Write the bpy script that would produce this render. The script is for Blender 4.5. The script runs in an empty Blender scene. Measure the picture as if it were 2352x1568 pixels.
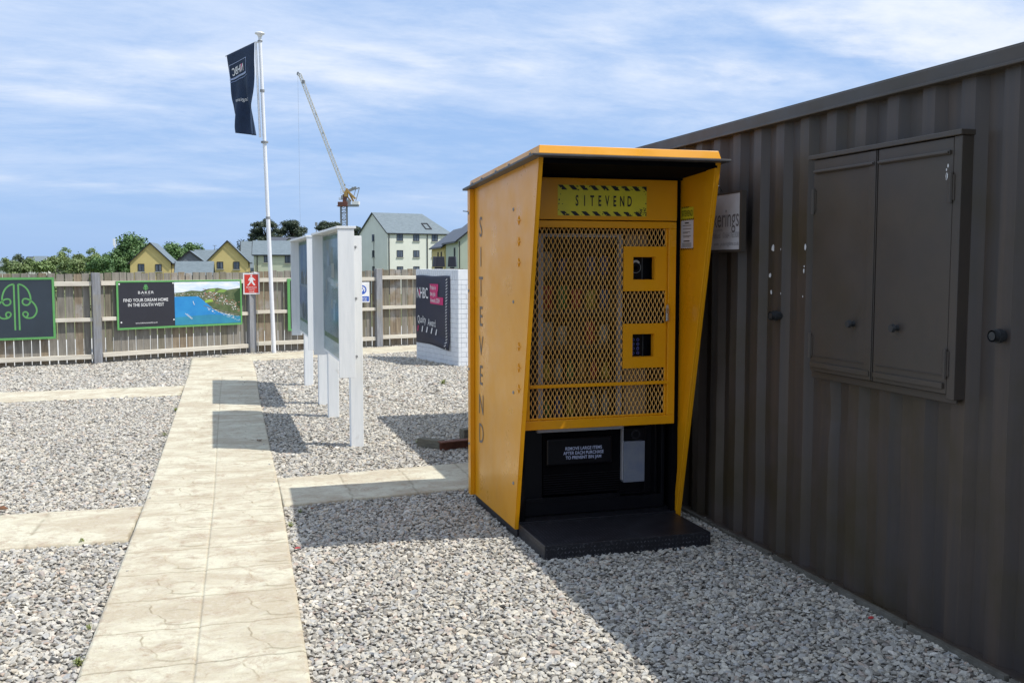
import bpy, math, random
import numpy as np
from mathutils import Vector, Matrix, Euler
R = math.radians
SC = bpy.context.scene
COL = SC.collection
random.seed(7); rng = np.random.default_rng(11)
# ------------------------------------------------------------------ camera, world, sun, exposure
# yard frame: +y runs along the cabin wall away from the viewer, x=0 is the kiosk's left side
CAM = Vector((-1.655, -5.491, 1.6)); YAW = R(16.6); PIT = math.atan(179/2300); FPX = 2300.
cd = bpy.data.cameras.new('camera'); cam = bpy.data.objects.new('camera', cd); COL.objects.link(cam)
cam.location = CAM; cam.rotation_euler = (R(90)-PIT, 0, -YAW)
cd.sensor_width = 36; cd.lens = 36*FPX/2352; cd.clip_start = .05; cd.clip_end = 6000
SC.camera = cam
SUNV = Vector((.54, -.29, 1)).normalized()
w = bpy.data.worlds.new('World'); SC.world = w; w.use_nodes = True
nt = w.node_tree; nt.nodes.clear(); N = nt.nodes.new; LK = nt.links.new
wo = N('ShaderNodeOutputWorld'); bg = N('ShaderNodeBackground'); sky = N('ShaderNodeTexSky')
sky.sky_type = 'NISHITA'; sky.sun_disc = False
sky.sun_elevation = math.asin(SUNV.z); sky.sun_rotation = math.atan2(SUNV.x, SUNV.y)
sky.air_density = 1.0; sky.dust_density = .6; sky.ozone_density = 2.0; sky.altitude = 50
SKY_STR = .108
bg.inputs['Strength'].default_value = SKY_STR
tc = N('ShaderNodeTexCoord'); sep = N('ShaderNodeSeparateXYZ'); LK(tc.outputs['Generated'], sep.inputs[0])
def M_(op, a, b=None, c=None):
    n = N('ShaderNodeMath'); n.operation = op
    for i, v in enumerate((a, b, c)):
        if v is None: continue
        if isinstance(v, (int, float)): n.inputs[i].default_value = v
        else: LK(v, n.inputs[i])
    return n.outputs[0]
# the cloud layer is a flat sheet high above: direction divided by its height
zc = M_('ADD', M_('MAXIMUM', sep.outputs[2], 0.0), .16)
comb = N('ShaderNodeCombineXYZ')
LK(M_('DIVIDE', sep.outputs[0], zc), comb.inputs[0]); LK(M_('DIVIDE', sep.outputs[1], zc), comb.inputs[1])
mp = N('ShaderNodeMapping'); LK(comb.outputs[0], mp.inputs[0]); mp.inputs['Rotation'].default_value = (0, 0, R(-38)); mp.inputs['Scale'].default_value = (.50, .82, 1); mp.inputs['Location'].default_value = (2.3, .7, 0)
def noise(scale, det, rough, dist, loc):
    n = N('ShaderNodeTexNoise'); n.inputs['Scale'].default_value = scale; n.inputs['Detail'].default_value = det
    n.inputs['Roughness'].default_value = rough; n.inputs['Distortion'].default_value = dist; LK(loc, n.inputs['Vector']); return n.outputs[0]
n1 = noise(.9, 9, .60, .35, mp.outputs[0]); n2 = noise(4.2, 10, .68, .25, mp.outputs[0]); n3 = noise(.45, 2, .5, 0, mp.outputs[0])
s = M_('ADD', M_('ADD', M_('MULTIPLY', n1, .56), M_('MULTIPLY', n2, .44)), M_('ADD', M_('MULTIPLY', n3, .30), M_('MULTIPLY', M_('SUBTRACT', M_('MAXIMUM', sep.outputs[2], .12), .12), .42)))
mr = N('ShaderNodeMapRange'); mr.interpolation_type = 'SMOOTHSTEP'; LK(s, mr.inputs[0]); mr.inputs[1].default_value = .53; mr.inputs[2].default_value = .80
fade = N('ShaderNodeMapRange'); LK(sep.outputs[2], fade.inputs[0]); fade.inputs[1].default_value = .015; fade.inputs[2].default_value = .14
cm = M_('MULTIPLY', mr.outputs[0], fade.outputs[0])
cm = M_('MULTIPLY', cm, .72)
# brighter banks inside the veil
mr2 = N('ShaderNodeMapRange'); mr2.interpolation_type = 'SMOOTHSTEP'; LK(M_('ADD', M_('MULTIPLY', n1, .55), M_('MULTIPLY', noise(2.1, 10, .62, .15, mp.outputs[0]), .55)), mr2.inputs[0]); mr2.inputs[1].default_value = .565; mr2.inputs[2].default_value = .70
mix = N('ShaderNodeMixRGB'); LK(cm, mix.inputs[0]); LK(sky.outputs[0], mix.inputs[1]); mix.inputs[2].default_value = (6.7, 7.6, 9.2, 1)
bank = N('ShaderNodeMixRGB'); LK(M_('MULTIPLY', M_('MULTIPLY', mr2.outputs[0], fade.outputs[0]), .72), bank.inputs[0]); bank.inputs[2].default_value = (8.6, 8.9, 9.4, 1)
veil = N('ShaderNodeMixRGB'); veil.inputs[0].default_value = .86; LK(sky.outputs[0], veil.inputs[1]); veil.inputs[2].default_value = (3.15, 4.95, 8.3, 1)
LK(veil.outputs[0], mix.inputs[1]); LK(mix.outputs[0], bank.inputs[1]); LK(bank.outputs[0], bg.inputs[0]); LK(bg.outputs[0], wo.inputs[0])
sd = bpy.data.lights.new('sun', 'SUN'); sd.energy = 4.6; sd.angle = R(.5); sd.color = (1, .955, .88)
so = bpy.data.objects.new('sun', sd); COL.objects.link(so); so.rotation_euler = (-SUNV).to_track_quat('-Z', 'Y').to_euler()
SC.view_settings.view_transform = 'Standard'; SC.view_settings.look = 'None'; SC.view_settings.exposure = .08; SC.view_settings.gamma = 1
SC.cycles.max_bounces = 6

# ------------------------------------------------------------------ geometry of the photograph, used to set things out in metres
def ray(px, py):
    x = (px-1176)/FPX; y = (784-py)/FPX
    vx, vy, vz = x, math.cos(PIT)+y*math.sin(PIT), -math.sin(PIT)+y*math.cos(PIT)
    return vx*math.cos(YAW)+vy*math.sin(YAW), -vx*math.sin(YAW)+vy*math.cos(YAW), vz
def V(X, Y, z=0):                       # right of / in front of the viewer, in metres -> yard frame
    return Vector((CAM.x + X*math.cos(YAW)+Y*math.sin(YAW), CAM.y - X*math.sin(YAW)+Y*math.cos(YAW), z))
def G(px, py, z=0):
    r = ray(px, py); t = (z-1.6)/r[2]; return Vector((CAM.x+r[0]*t, CAM.y+r[1]*t, z))
def PX(px, d, py=560):
    y = (784-py)/FPX; return (px-1176)/FPX*d/(math.cos(PIT)+y*math.sin(PIT))
def ZY(py, d):
    y = (784-py)/FPX; return 1.6+(-math.sin(PIT)+y*math.cos(PIT))/(math.cos(PIT)+y*math.sin(PIT))*d
# ------------------------------------------------------------------ helpers
class MB:
    def __init__(s): s.v = []; s.f = []; s.m = []; s.cur = 0
    def mi(s, i): s.cur = i; return s
    def poly(s, pts):
        b = len(s.v); s.v += [tuple(p) for p in pts]; s.f.append(tuple(range(b, b+len(pts)))); s.m.append(s.cur)
    def add(s, vs, fs):
        b = len(s.v); s.v += [tuple(p) for p in vs]
        for f in fs: s.f.append(tuple(b+i for i in f)); s.m.append(s.cur)
    def box(s, x0, x1, y0, y1, z0, z1, mat=None):
        vs = [Vector(p) for p in ((x0,y0,z0),(x1,y0,z0),(x1,y1,z0),(x0,y1,z0),(x0,y0,z1),(x1,y0,z1),(x1,y1,z1),(x0,y1,z1))]
        if mat is not None: vs = [mat @ v for v in vs]
        s.add(vs, ((0,3,2,1),(4,5,6,7),(0,1,5,4),(1,2,6,5),(2,3,7,6),(3,0,4,7))); return s
    def bar(s, a, b, w, h=None, up=(0,0,1)):
        h = h or w; a = Vector(a); b = Vector(b); d = (b-a); L = d.length
        if L < 1e-6: return s
        d /= L; u = Vector(up)
        if abs(d.dot(u)) > .98: u = Vector((1,0,0))
        x = d.cross(u).normalized(); z = x.cross(d)
        return s.box(-w/2, w/2, 0, L, -h/2, h/2, Matrix.Translation(a) @ Matrix((x, d, z)).transposed().to_4x4())
    def tube(s, a, b, r0, r1=None, n=12, cap=True):
        r1 = r0 if r1 is None else r1; a = Vector(a); b = Vector(b); d = (b-a).normalized()
        u = Vector((0,0,1)) if abs(d.z) < .95 else Vector((1,0,0)); x = d.cross(u).normalized(); y = x.cross(d)
        vs = []
        for p, r in ((a, r0), (b, r1)):
            for i in range(n):
                t = 2*math.pi*i/n; vs.append(p + x*math.cos(t)*r + y*math.sin(t)*r)
        fs = [(i, n+i, n+(i+1)%n, (i+1)%n) for i in range(n)]
        if cap: fs += [tuple(range(n)), tuple(range(2*n-1, n-1, -1))]
        s.add(vs, fs); return s
    def lathe(s, prof, c=(0,0,0), n=20):
        vs = []; fs = []
        for r, z in prof:
            for i in range(n):
                t = 2*math.pi*i/n; vs.append((c[0]+r*math.cos(t), c[1]+r*math.sin(t), c[2]+z))
        for k in range(len(prof)-1):
            for i in range(n): fs.append((k*n+i, k*n+(i+1)%n, (k+1)*n+(i+1)%n, (k+1)*n+i))
        s.add(vs, fs); return s
    def prism(s, pts, off):                # closed outline moved along off
        n = len(pts); a = [Vector(p) for p in pts]; b = [p+Vector(off) for p in a]
        s.add(a+b, [tuple(range(n-1,-1,-1)), tuple(range(n, 2*n))] + [(i, (i+1)%n, n+(i+1)%n, n+i) for i in range(n)]); return s
    def build(s, name, mats, parent=None, bevel=0, smooth=False, normals=True):
        me = bpy.data.meshes.new(name); me.from_pydata(s.v, [], s.f)
        if not isinstance(mats, (list, tuple)): mats = [mats]
        for m in mats: me.materials.append(m)
        if len(mats) > 1: me.polygons.foreach_set('material_index', s.m)
        me.update()
        if normals:
            import bmesh
            bm = bmesh.new(); bm.from_mesh(me); bmesh.ops.recalc_face_normals(bm, faces=bm.faces); bm.to_mesh(me); bm.free()
        o = bpy.data.objects.new(name, me); COL.objects.link(o)
        if parent: o.parent = parent
        if smooth:
            me.polygons.foreach_set('use_smooth', [True]*len(me.polygons))
        if bevel:
            b = o.modifiers.new('bevel', 'BEVEL'); b.width = bevel; b.segments = 2; b.limit_method = 'ANGLE'; b.angle_limit = R(40)
        return o
def tag(o, label=None, cat=None, group=None, kind=None):
    if label: o['label'] = label
    if cat: o['category'] = cat
    if group: o['group'] = group
    if kind: o['kind'] = kind
    return o
def empty(name, loc, rz=0, label=None, cat=None, group=None):
    o = bpy.data.objects.new(name, None); COL.objects.link(o); o.location = loc; o.rotation_euler = (0,0,rz); o.empty_display_size = .2
    return tag(o, label, cat, group)
def copy_tree(o, parent=None):
    c = o.copy(); COL.objects.link(c)
    if parent: c.parent = parent
    for ch in list(o.children): copy_tree(ch, c)
    return c
# ------------------------------------------------------------------ materials
def mat(name, c, rough=.7, c2=None, ns=6, stretch=(1,1,1), bump=0, bs=30, rv=0, metal=0, coat=0, spec=.5, fac=(.35,.65), det=6, c3=None, ns3=1.2, f3=(.5,.7), emis=None, bstretch=None):
    m = bpy.data.materials.new(name); m.use_nodes = True; t = m.node_tree; b = t.nodes['Principled BSDF']
    b.inputs['Base Color'].default_value = (*c, 1); b.inputs['Roughness'].default_value = rough; b.inputs['Metallic'].default_value = metal
    b.inputs['Coat Weight'].default_value = coat; b.inputs['Coat Roughness'].default_value = .12; b.inputs['Specular IOR Level'].default_value = spec
    co = t.nodes.new('ShaderNodeTexCoord')
    def mapped(st):
        mp = t.nodes.new('ShaderNodeMapping'); mp.inputs['Scale'].default_value = st; t.links.new(co.outputs['Object'], mp.inputs[0]); return mp.outputs[0]
    def nz(s, st, d=det):
        n = t.nodes.new('ShaderNodeTexNoise'); n.inputs['Scale'].default_value = s; n.inputs['Detail'].default_value = d; n.inputs['Roughness'].default_value = .62
        t.links.new(mapped(st), n.inputs['Vector']); return n.outputs[0]
    def ramp(src, f):
        r = t.nodes.new('ShaderNodeMapRange'); t.links.new(src, r.inputs[0]); r.inputs[1].default_value = f[0]; r.inputs[2].default_value = f[1]; return r.outputs[0]
    cur = None
    if c2:
        mx = t.nodes.new('ShaderNodeMixRGB'); t.links.new(ramp(nz(ns, stretch), fac), mx.inputs[0]); mx.inputs[1].default_value = (*c, 1); mx.inputs[2].default_value = (*c2, 1); cur = mx.outputs[0]
    if c3:
        mx = t.nodes.new('ShaderNodeMixRGB'); t.links.new(ramp(nz(ns3, (1,1,1), 9), f3), mx.inputs[0])
        if cur: t.links.new(cur, mx.inputs[1])
        else: mx.inputs[1].default_value = (*c, 1)
        mx.inputs[2].default_value = (*c3, 1); cur = mx.outputs[0]
    if cur: t.links.new(cur, b.inputs['Base Color'])
    if rv:
        r = t.nodes.new('ShaderNodeMapRange'); t.links.new(nz(3.5, (1,1,1), 9), r.inputs[0]); r.inputs[1].default_value = .35; r.inputs[2].default_value = .7; r.inputs[3].default_value = rough-rv; r.inputs[4].default_value = rough+rv; t.links.new(r.outputs[0], b.inputs['Roughness'])
    if bump:
        bn = t.nodes.new('ShaderNodeBump'); bn.inputs['Strength'].default_value = 1; bn.inputs['Distance'].default_value = bump
        t.links.new(nz(bs, bstretch or stretch, 5), bn.inputs['Height']); t.links.new(bn.outputs[0], b.inputs['Normal'])
    return m
def flat(name, c, rough=.6, **k): return mat(name, c, rough, c2=tuple(x*.88 for x in c), ns=9, **k)
M = {}
M['yellow'] = mat('yellow_paint', (.76,.33,.003), .38, c2=(.70,.295,.003), ns=2.2, coat=.14, spec=.4, rv=.14, bump=.0006, bs=3, c3=(.56,.25,.03), ns3=4, f3=(.60,1.0))
M['yellow2'] = mat('yellow_mesh_paint', (.74,.40,.08), .42, c2=(.60,.34,.10), ns=40)
M['black'] = mat('black_satin', (.004,.004,.006), .32, c2=(.006,.006,.008), ns=7, spec=.3)
M['blackmatt'] = mat('black_matt', (.003,.003,.004), .9, c2=(.005,.005,.006), ns=12, spec=.05)
M['tread'] = mat('black_tread_plate', (.010,.010,.014), .40, c2=(.09,.09,.10), ns=70, fac=(.55,.75), bump=.0008, bs=220)
M['roofgrey'] = mat('dark_roof_sheet', (.045,.045,.05), .5, c2=(.07,.07,.075), ns=9)
M['sticker'] = mat('yellow_sticker', (.70,.60,.02), .45, c2=(.60,.52,.03), ns=12)
M['ink'] = flat('black_ink', (.012,.010,.010), .5)
M['greyink'] = flat('faded_ink', (.16,.13,.11), .5)
M['white'] = flat('white_print', (.80,.80,.80), .5)
M['paper'] = flat('paper', (.72,.70,.76), .6)
M['silver'] = mat('brushed_silver', (.22,.25,.33), .42, c2=(.28,.30,.34), ns=14, metal=.4)
M['stripgrey'] = mat('grey_trim', (.38,.38,.40), .5, c2=(.33,.33,.35), ns=20)
M['tan'] = mat('tan_panel', (.30,.22,.15), .55, c2=(.25,.18,.12), ns=8)
M['steel'] = mat('steel', (.62,.62,.64), .25, metal=1)
M['container'] = mat('brown_grey_paint', (.076,.055,.041), .48, c2=(.048,.040,.037), ns=6, stretch=(1,1.4,.06), fac=(.38,.62), bump=.002, bs=4, c3=(.050,.037,.018), ns3=1.6, f3=(.46,.66))
M['shutter'] = mat('brown_grey_flat_paint', (.070,.054,.041), .46, c2=(.057,.047,.041), rv=.1, ns=3, bump=.0015, bs=5, c3=(.05,.043,.03), ns3=1.1, f3=(.45,.75))
M['rail_edge'] = mat('worn_bottom_rail', (.085,.078,.062), .7, c2=(.15,.14,.115), ns=11, bump=.003, bs=40)
M['rust'] = mat('rust', (.17,.065,.04), .85, c2=(.10,.04,.025), ns=12, bump=.002, bs=60)
M['pipe'] = mat('black_pipe', (.02,.022,.024), .45, c2=(.035,.037,.04), ns=30)
M['chip'] = flat('bare_white_primer', (.70,.70,.70), .7)
M['chipboard'] = mat('old_sign_face', (.66,.66,.70), .35, c2=(.54,.52,.53), ns=3, c3=(.44,.40,.39), ns3=2.4, f3=(.5,.8))
M['faded'] = flat('faded_lettering', (.16,.145,.15), .6)
M['faded2'] = flat('very_faded_lettering', (.30,.28,.29), .6)
M['timber_w'] = mat('white_painted_timber', (.84,.86,.86), .6, c2=(.74,.77,.78), ns=5, stretch=(6,6,.7), fac=(.42,.8), bump=.0012, bs=8, c3=(.52,.50,.46), ns3=4.5, f3=(.66,.84))
M['map'] = mat('faded_map_poster', (.34,.42,.50), .3, c2=(.46,.54,.60), ns=5, stretch=(1,3,.6), c3=(.20,.22,.30), ns3=2.2, f3=(.48,.68), coat=.3)
M['pgreen'] = flat('poster_green', (.16,.27,.10), .4)
M['pgreen2'] = flat('banner_green', (.12,.36,.11), .45)
M['gravel_bed'] = mat('gravel_bed', (.13,.122,.11), .95, c2=(.27,.25,.225), ns=38, fac=(.40,.60), bump=.01, bs=45, c3=(.12,.11,.09), ns3=.7, f3=(.6,.85))
M['soil'] = mat('dry_grass_ground', (.10,.13,.035), .95, c2=(.16,.15,.07), ns=.4)
M['road'] = mat('pale_concrete_road', (.50,.49,.46), .9, c2=(.42,.41,.38), ns=3)
M['brickw'] = mat('white_painted_brick', (.74,.76,.78), .7, c2=(.66,.69,.72), ns=9, bump=.0015, bs=40)
M['mortarw'] = mat('white_painted_mortar', (.60,.62,.64), .8, c2=(.50,.52,.54), ns=9)
M['navy'] = mat('navy_banner_cloth', (.026,.028,.055), .55, c2=(.022,.024,.046), ns=3)
M['navyflag'] = mat('navy_flag_cloth', (.010,.030,.075), .75, c2=(.007,.020,.055), ns=5)
M['slateb'] = mat('dark_blue_grey_board', (.030,.045,.062), .5, c2=(.026,.038,.052), ns=3)
M['charcoal'] = mat('charcoal_board', (.026,.026,.036), .45, c2=(.022,.022,.030), ns=3)
M['pink'] = flat('magenta_print', (.62,.025,.16), .5)
M['redsign'] = flat('red_sign', (.62,.045,.030), .45)
M['bluesign'] = flat('blue_sign', (.02,.10,.48), .45)
M['orange'] = flat('orange_sign', (.80,.28,.02), .45)
M['pole'] = mat('white_flagpole', (.80,.81,.83), .3, c2=(.74,.75,.78), ns=5, coat=.2)
M['grey'] = flat('mid_grey', (.25,.26,.27), .6)
M['post'] = mat('weathered_post', (.30,.31,.33), .85, c2=(.20,.20,.21), ns=4, stretch=(9,9,.7), bump=.003, bs=6, c3=(.28,.26,.20), ns3=2)
M['railw'] = mat('weathered_rail', (.70,.66,.56), .85, c2=(.54,.49,.41), ns=5, stretch=(.7,.7,8), bump=.002, bs=6)
M['picketa'] = mat('weathered_picket', (.29,.235,.165), .85, c2=(.165,.125,.085), ns=3.2, stretch=(8,8,.8), bump=.002, bs=6, c3=(.36,.36,.36), ns3=3, f3=(.5,.75))
M['picketb'] = mat('greyer_picket', (.27,.25,.215), .85, c2=(.165,.15,.125), ns=3.2, stretch=(8,8,.8), bump=.002, bs=6, c3=(.20,.19,.17), ns3=5, f3=(.6,.8))
M['picketc'] = mat('greenish_picket', (.21,.19,.14), .85, c2=(.13,.115,.085), ns=3.2, stretch=(8,8,.8), bump=.002, bs=6)
M['render_y'] = mat('yellow_render', (.64,.52,.22), .9, c2=(.58,.46,.19), ns=.8)
M['render_g'] = mat('green_render', (.50,.55,.44), .9, c2=(.45,.50,.40), ns=.7)
M['render_c'] = mat('cream_render', (.72,.74,.66), .9, c2=(.66,.68,.61), ns=.6)
M['render_d'] = mat('slate_hung_wall', (.20,.22,.26), .8, c2=(.17,.19,.22), ns=2)
M['slate'] = mat('slate_roof', (.16,.20,.225), .55, c2=(.12,.155,.175), ns=1.6, stretch=(1,1,4), bump=.02, bs=3)
M['slated'] = mat('dark_slate_roof', (.075,.085,.105), .5, c2=(.055,.062,.08), ns=1.6)
M['barge'] = flat('black_bargeboard', (.016,.016,.020), .5)
M['frame'] = flat('dark_window_frame', (.020,.020,.024), .45)
M['pane'] = mat('window_glass', (.05,.07,.10), .08, c2=(.16,.18,.22), ns=1.1, stretch=(6,6,.3), fac=(.45,.6))
M['sill'] = flat('stone_sill', (.42,.43,.38), .8)
M['cranew'] = flat('white_crane_paint', (.62,.58,.48), .5)
M['craner'] = mat('rusty_red_crane_paint', (.16,.05,.03), .6, c2=(.10,.05,.04), ns=.8)
M['craney'] = mat('yellow_crane_paint', (.50,.28,.05), .6, c2=(.30,.22,.10), ns=.8)
M['bark'] = mat('bark', (.06,.045,.035), .9, c2=(.035,.028,.022), ns=3)
M['timberold'] = mat('old_grey_timber', (.16,.15,.11), .9, c2=(.10,.09,.07), ns=14, stretch=(1,6,6), bump=.002, bs=40)
M['weed'] = mat('weed_leaf', (.16,.22,.05), .7, c2=(.26,.24,.09), ns=12)
M['deadleaf'] = mat('dead_leaf', (.18,.07,.03), .8, c2=(.10,.05,.02), ns=30)
M['redscrap'] = flat('red_plastic', (.45,.05,.05), .4)
def leafmat(name, c, c2, tr=.25):
    m = mat(name, c, .6, c2=c2, ns=.9, fac=(.4,.6), det=3)
    return m
M['leaf1'] = leafmat('broad_leaf', (.055,.125,.035), (.11,.20,.06))
M['leaf2'] = leafmat('olive_leaf', (.10,.16,.045), (.16,.21,.075))
M['leaf3'] = leafmat('light_leaf', (.13,.21,.06), (.20,.27,.09))
M['pineleaf'] = leafmat('pine_needles', (.030,.050,.030), (.055,.078,.042))
M['farleaf'] = leafmat('far_leaf', (.055,.085,.045), (.08,.11,.06))

# ------------------------------------------------------------------ text as mesh
def text2d(body, size=1., xs=1., align='CENTER', bold=0, spacing=1., mirror=False, line=1.0):
    cu = bpy.data.curves.new('t', 'FONT'); cu.body = body; cu.size = size; cu.align_x = align; cu.align_y = 'CENTER'
    cu.space_character = spacing; cu.space_line = line; cu.offset = bold*size; cu.resolution_u = 3; cu.fill_mode = 'FRONT'
    o = bpy.data.objects.new('t', cu); COL.objects.link(o); bpy.context.view_layer.update()
    dg = bpy.context.evaluated_depsgraph_get(); me = o.evaluated_get(dg).to_mesh()
    vs = [(v.co.x*xs*(-1 if mirror else 1), v.co.y) for v in me.vertices]; fs = [tuple(p.vertices) for p in me.polygons]
    o.evaluated_get(dg).to_mesh_clear(); bpy.data.objects.remove(o); bpy.data.curves.remove(cu)
    return vs, fs
def lettering(name, items, parent, org, ux, uz, off, mats, bend=None):
    """items: (body, x, z, size, xs, material index, kwargs); laid on the plane org + ux*x + uz*z, proud of it by off"""
    mb = MB(); ux = Vector(ux).normalized(); uz = Vector(uz).normalized(); nrm = ux.cross(uz); org = Vector(org)
    for it in items:
        body, x, z, size, xs, mi = it[:6]; kw = it[6] if len(it) > 6 else {}
        vs, fs = text2d(body, size, xs, **kw); mb.mi(mi)
        if bend: mb.add([bend(x+a, z+b) for a, b in vs], fs)
        else: mb.add([org+ux*(x+a)+uz*(z+b)+nrm*off for a, b in vs], fs)
    return mb.build(name, mats, parent, normals=False)
class Plane:
    """flat print layer: polygons in plane coordinates"""
    def __init__(s, org, ux, uz): s.o = Vector(org); s.x = Vector(ux).normalized(); s.z = Vector(uz).normalized(); s.n = s.x.cross(s.z); s.mb = MB()
    def P(s, a, b, off=0): return s.o+s.x*a+s.z*b+s.n*off
    def poly(s, pts, off, mi=0): s.mb.mi(mi).poly([s.P(a, b, off) for a, b in pts]); return s
    def rect(s, a0, a1, b0, b1, off, mi=0): return s.poly([(a0,b0),(a1,b0),(a1,b1),(a0,b1)], off, mi)
    def ring(s, ca, cb, r0, r1, off, mi=0, n=20, a0=0, a1=2*math.pi):
        for i in range(n):
            t, u = a0+(a1-a0)*i/n, a0+(a1-a0)*(i+1)/n
            s.poly([(ca+r0*math.cos(t), cb+r0*math.sin(t)), (ca+r1*math.cos(t), cb+r1*math.sin(t)), (ca+r1*math.cos(u), cb+r1*math.sin(u)), (ca+r0*math.cos(u), cb+r0*math.sin(u))], off, mi)
        return s
    def line(s, pts, wd, off, mi=0):
        for (a, b), (c, d) in zip(pts, pts[1:]):
            L = math.hypot(c-a, d-b) or 1; nx, ny = -(d-b)/L*wd/2, (c-a)/L*wd/2
            s.poly([(a+nx,b+ny),(a-nx,b-ny),(c-nx,d-ny),(c+nx,d+ny)], off, mi)
        return s
    def slab(s, a0, a1, b0, b1, t):         # a board of thickness t in front of the plane
        s.mb.prism([s.P(a0,b0,.0), s.P(a1,b0,.0), s.P(a1,b1,.0), s.P(a0,b1,.0)], s.n*t); return s

# ================================================================== GROUND
def zterr(x, y):
    t = min(max((y-16)/34, 0), 1); t = t*t*(3-2*t)
    tl = min(max((-x-14)/30, 0), 1); tl = tl*tl*(3-2*tl)
    return -.06-3.4*max(t, 0)
mb = MB(); nx = 60
xs = np.sign(np.linspace(-1,1,nx+1))*np.abs(np.linspace(-1,1,nx+1))**3*2600
ys = np.concatenate([np.linspace(-60,-8,8), np.linspace(-4,60,34), np.geomspace(70,3200,22)])
vs = [(x, y, zterr(x,y)) for y in ys for x in xs]; W_ = nx+1
mb.add(vs, [(j*W_+i, j*W_+i+1, (j+1)*W_+i+1, (j+1)*W_+i) for j in range(len(ys)-1) for i in range(nx)])
g = mb.build('ground', M['soil'], smooth=True, normals=False); tag(g, kind='structure')
# fence line
FP = [Vector((-8.75,10.50,0)), Vector((-6.08,11.11,0)), Vector((-3.451,11.711,0)), Vector((-1.036,12.948,0)), Vector((1.351,13.604,0)), Vector((3.76,14.26,0)), Vector((6.2,14.92,0))]
mb = MB(); mb.poly([(-11,-9,0),(1.30,-9,0),(1.30,4.6,0),(6.2,4.6,0)] + [(p.x,p.y+.25,0) for p in reversed(FP)] + [(-11,10.2,0)])
g = mb.build('gravel_bed', M['gravel_bed'], normals=False); tag(g, kind='structure')
mb = MB(); a = [p+Vector((-.1,.6,-.03)) for p in FP]; b = [p+Vector((-1.5,6.0,-.03)) for p in FP]
for i in range(len(a)-1): mb.poly([a[i],a[i+1],b[i+1],b[i]])
g = mb.build('road', M['road'], normals=False); tag(g, kind='structure')

# ---- stamped concrete paths
pm = bpy.data.materials.new('stamped_concrete'); pm.use_nodes = True; t_ = pm.node_tree; pb = t_.nodes['Principled BSDF']; pb.inputs['Roughness'].default_value = .85
def pn(scale, det=8, rough=.65, dist=0, st=(1,1,1)):
    co = t_.nodes.new('ShaderNodeTexCoord'); mp = t_.nodes.new('ShaderNodeMapping'); mp.inputs['Scale'].default_value = st; t_.links.new(co.outputs['Object'], mp.inputs[0])
    n = t_.nodes.new('ShaderNodeTexNoise'); n.inputs['Scale'].default_value = scale; n.inputs['Detail'].default_value = det; n.inputs['Roughness'].default_value = rough; n.inputs['Distortion'].default_value = dist
    t_.links.new(mp.outputs[0], n.inputs['Vector']); return n.outputs[0]
def pr(src, a, b):
    r = t_.nodes.new('ShaderNodeMapRange'); t_.links.new(src, r.inputs[0]); r.inputs[1].default_value = a; r.inputs[2].default_value = b; return r.outputs[0]
def px_(f, a, b, kf=1):
    m = t_.nodes.new('ShaderNodeMixRGB')
    t_.links.new(f, m.inputs[0])
    for i, v in ((1,a),(2,b)):
        if isinstance(v, tuple): m.inputs[i].default_value = (*v,1)
        else: t_.links.new(v, m.inputs[i])
    return m.outputs[0]
c = px_(pr(pn(1.9, 9, .68, .5, (1,1.7,1)), .44, .57), (.575,.55,.425), (.44,.385,.28))
c = px_(pr(pn(9, 10, .82, .6), .50, .62), c, (.375,.30,.215))
c = px_(pr(pn(30, 12, .85, .5), .50, .60), c, (.50,.45,.36))
c = px_(pr(pn(55, 10, .8), .56, .70), c, (.31,.25,.18))
at = t_.nodes.new('ShaderNodeAttribute'); at.attribute_name = 'line_tone'
c = px_(at.outputs['Fac'], c, (.21,.18,.12))
t_.links.new(c, pb.inputs['Base Color'])
bn = t_.nodes.new('ShaderNodeBump'); bn.inputs['Distance'].default_value = .010; t_.links.new(pn(14, 10, .72), bn.inputs['Height']); t_.links.new(bn.outputs[0], pb.inputs['Normal'])
def smooth(a, b, x): t = np.clip((x-a)/(b-a), 0, 1); return t*t*(3-2*t)
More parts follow.
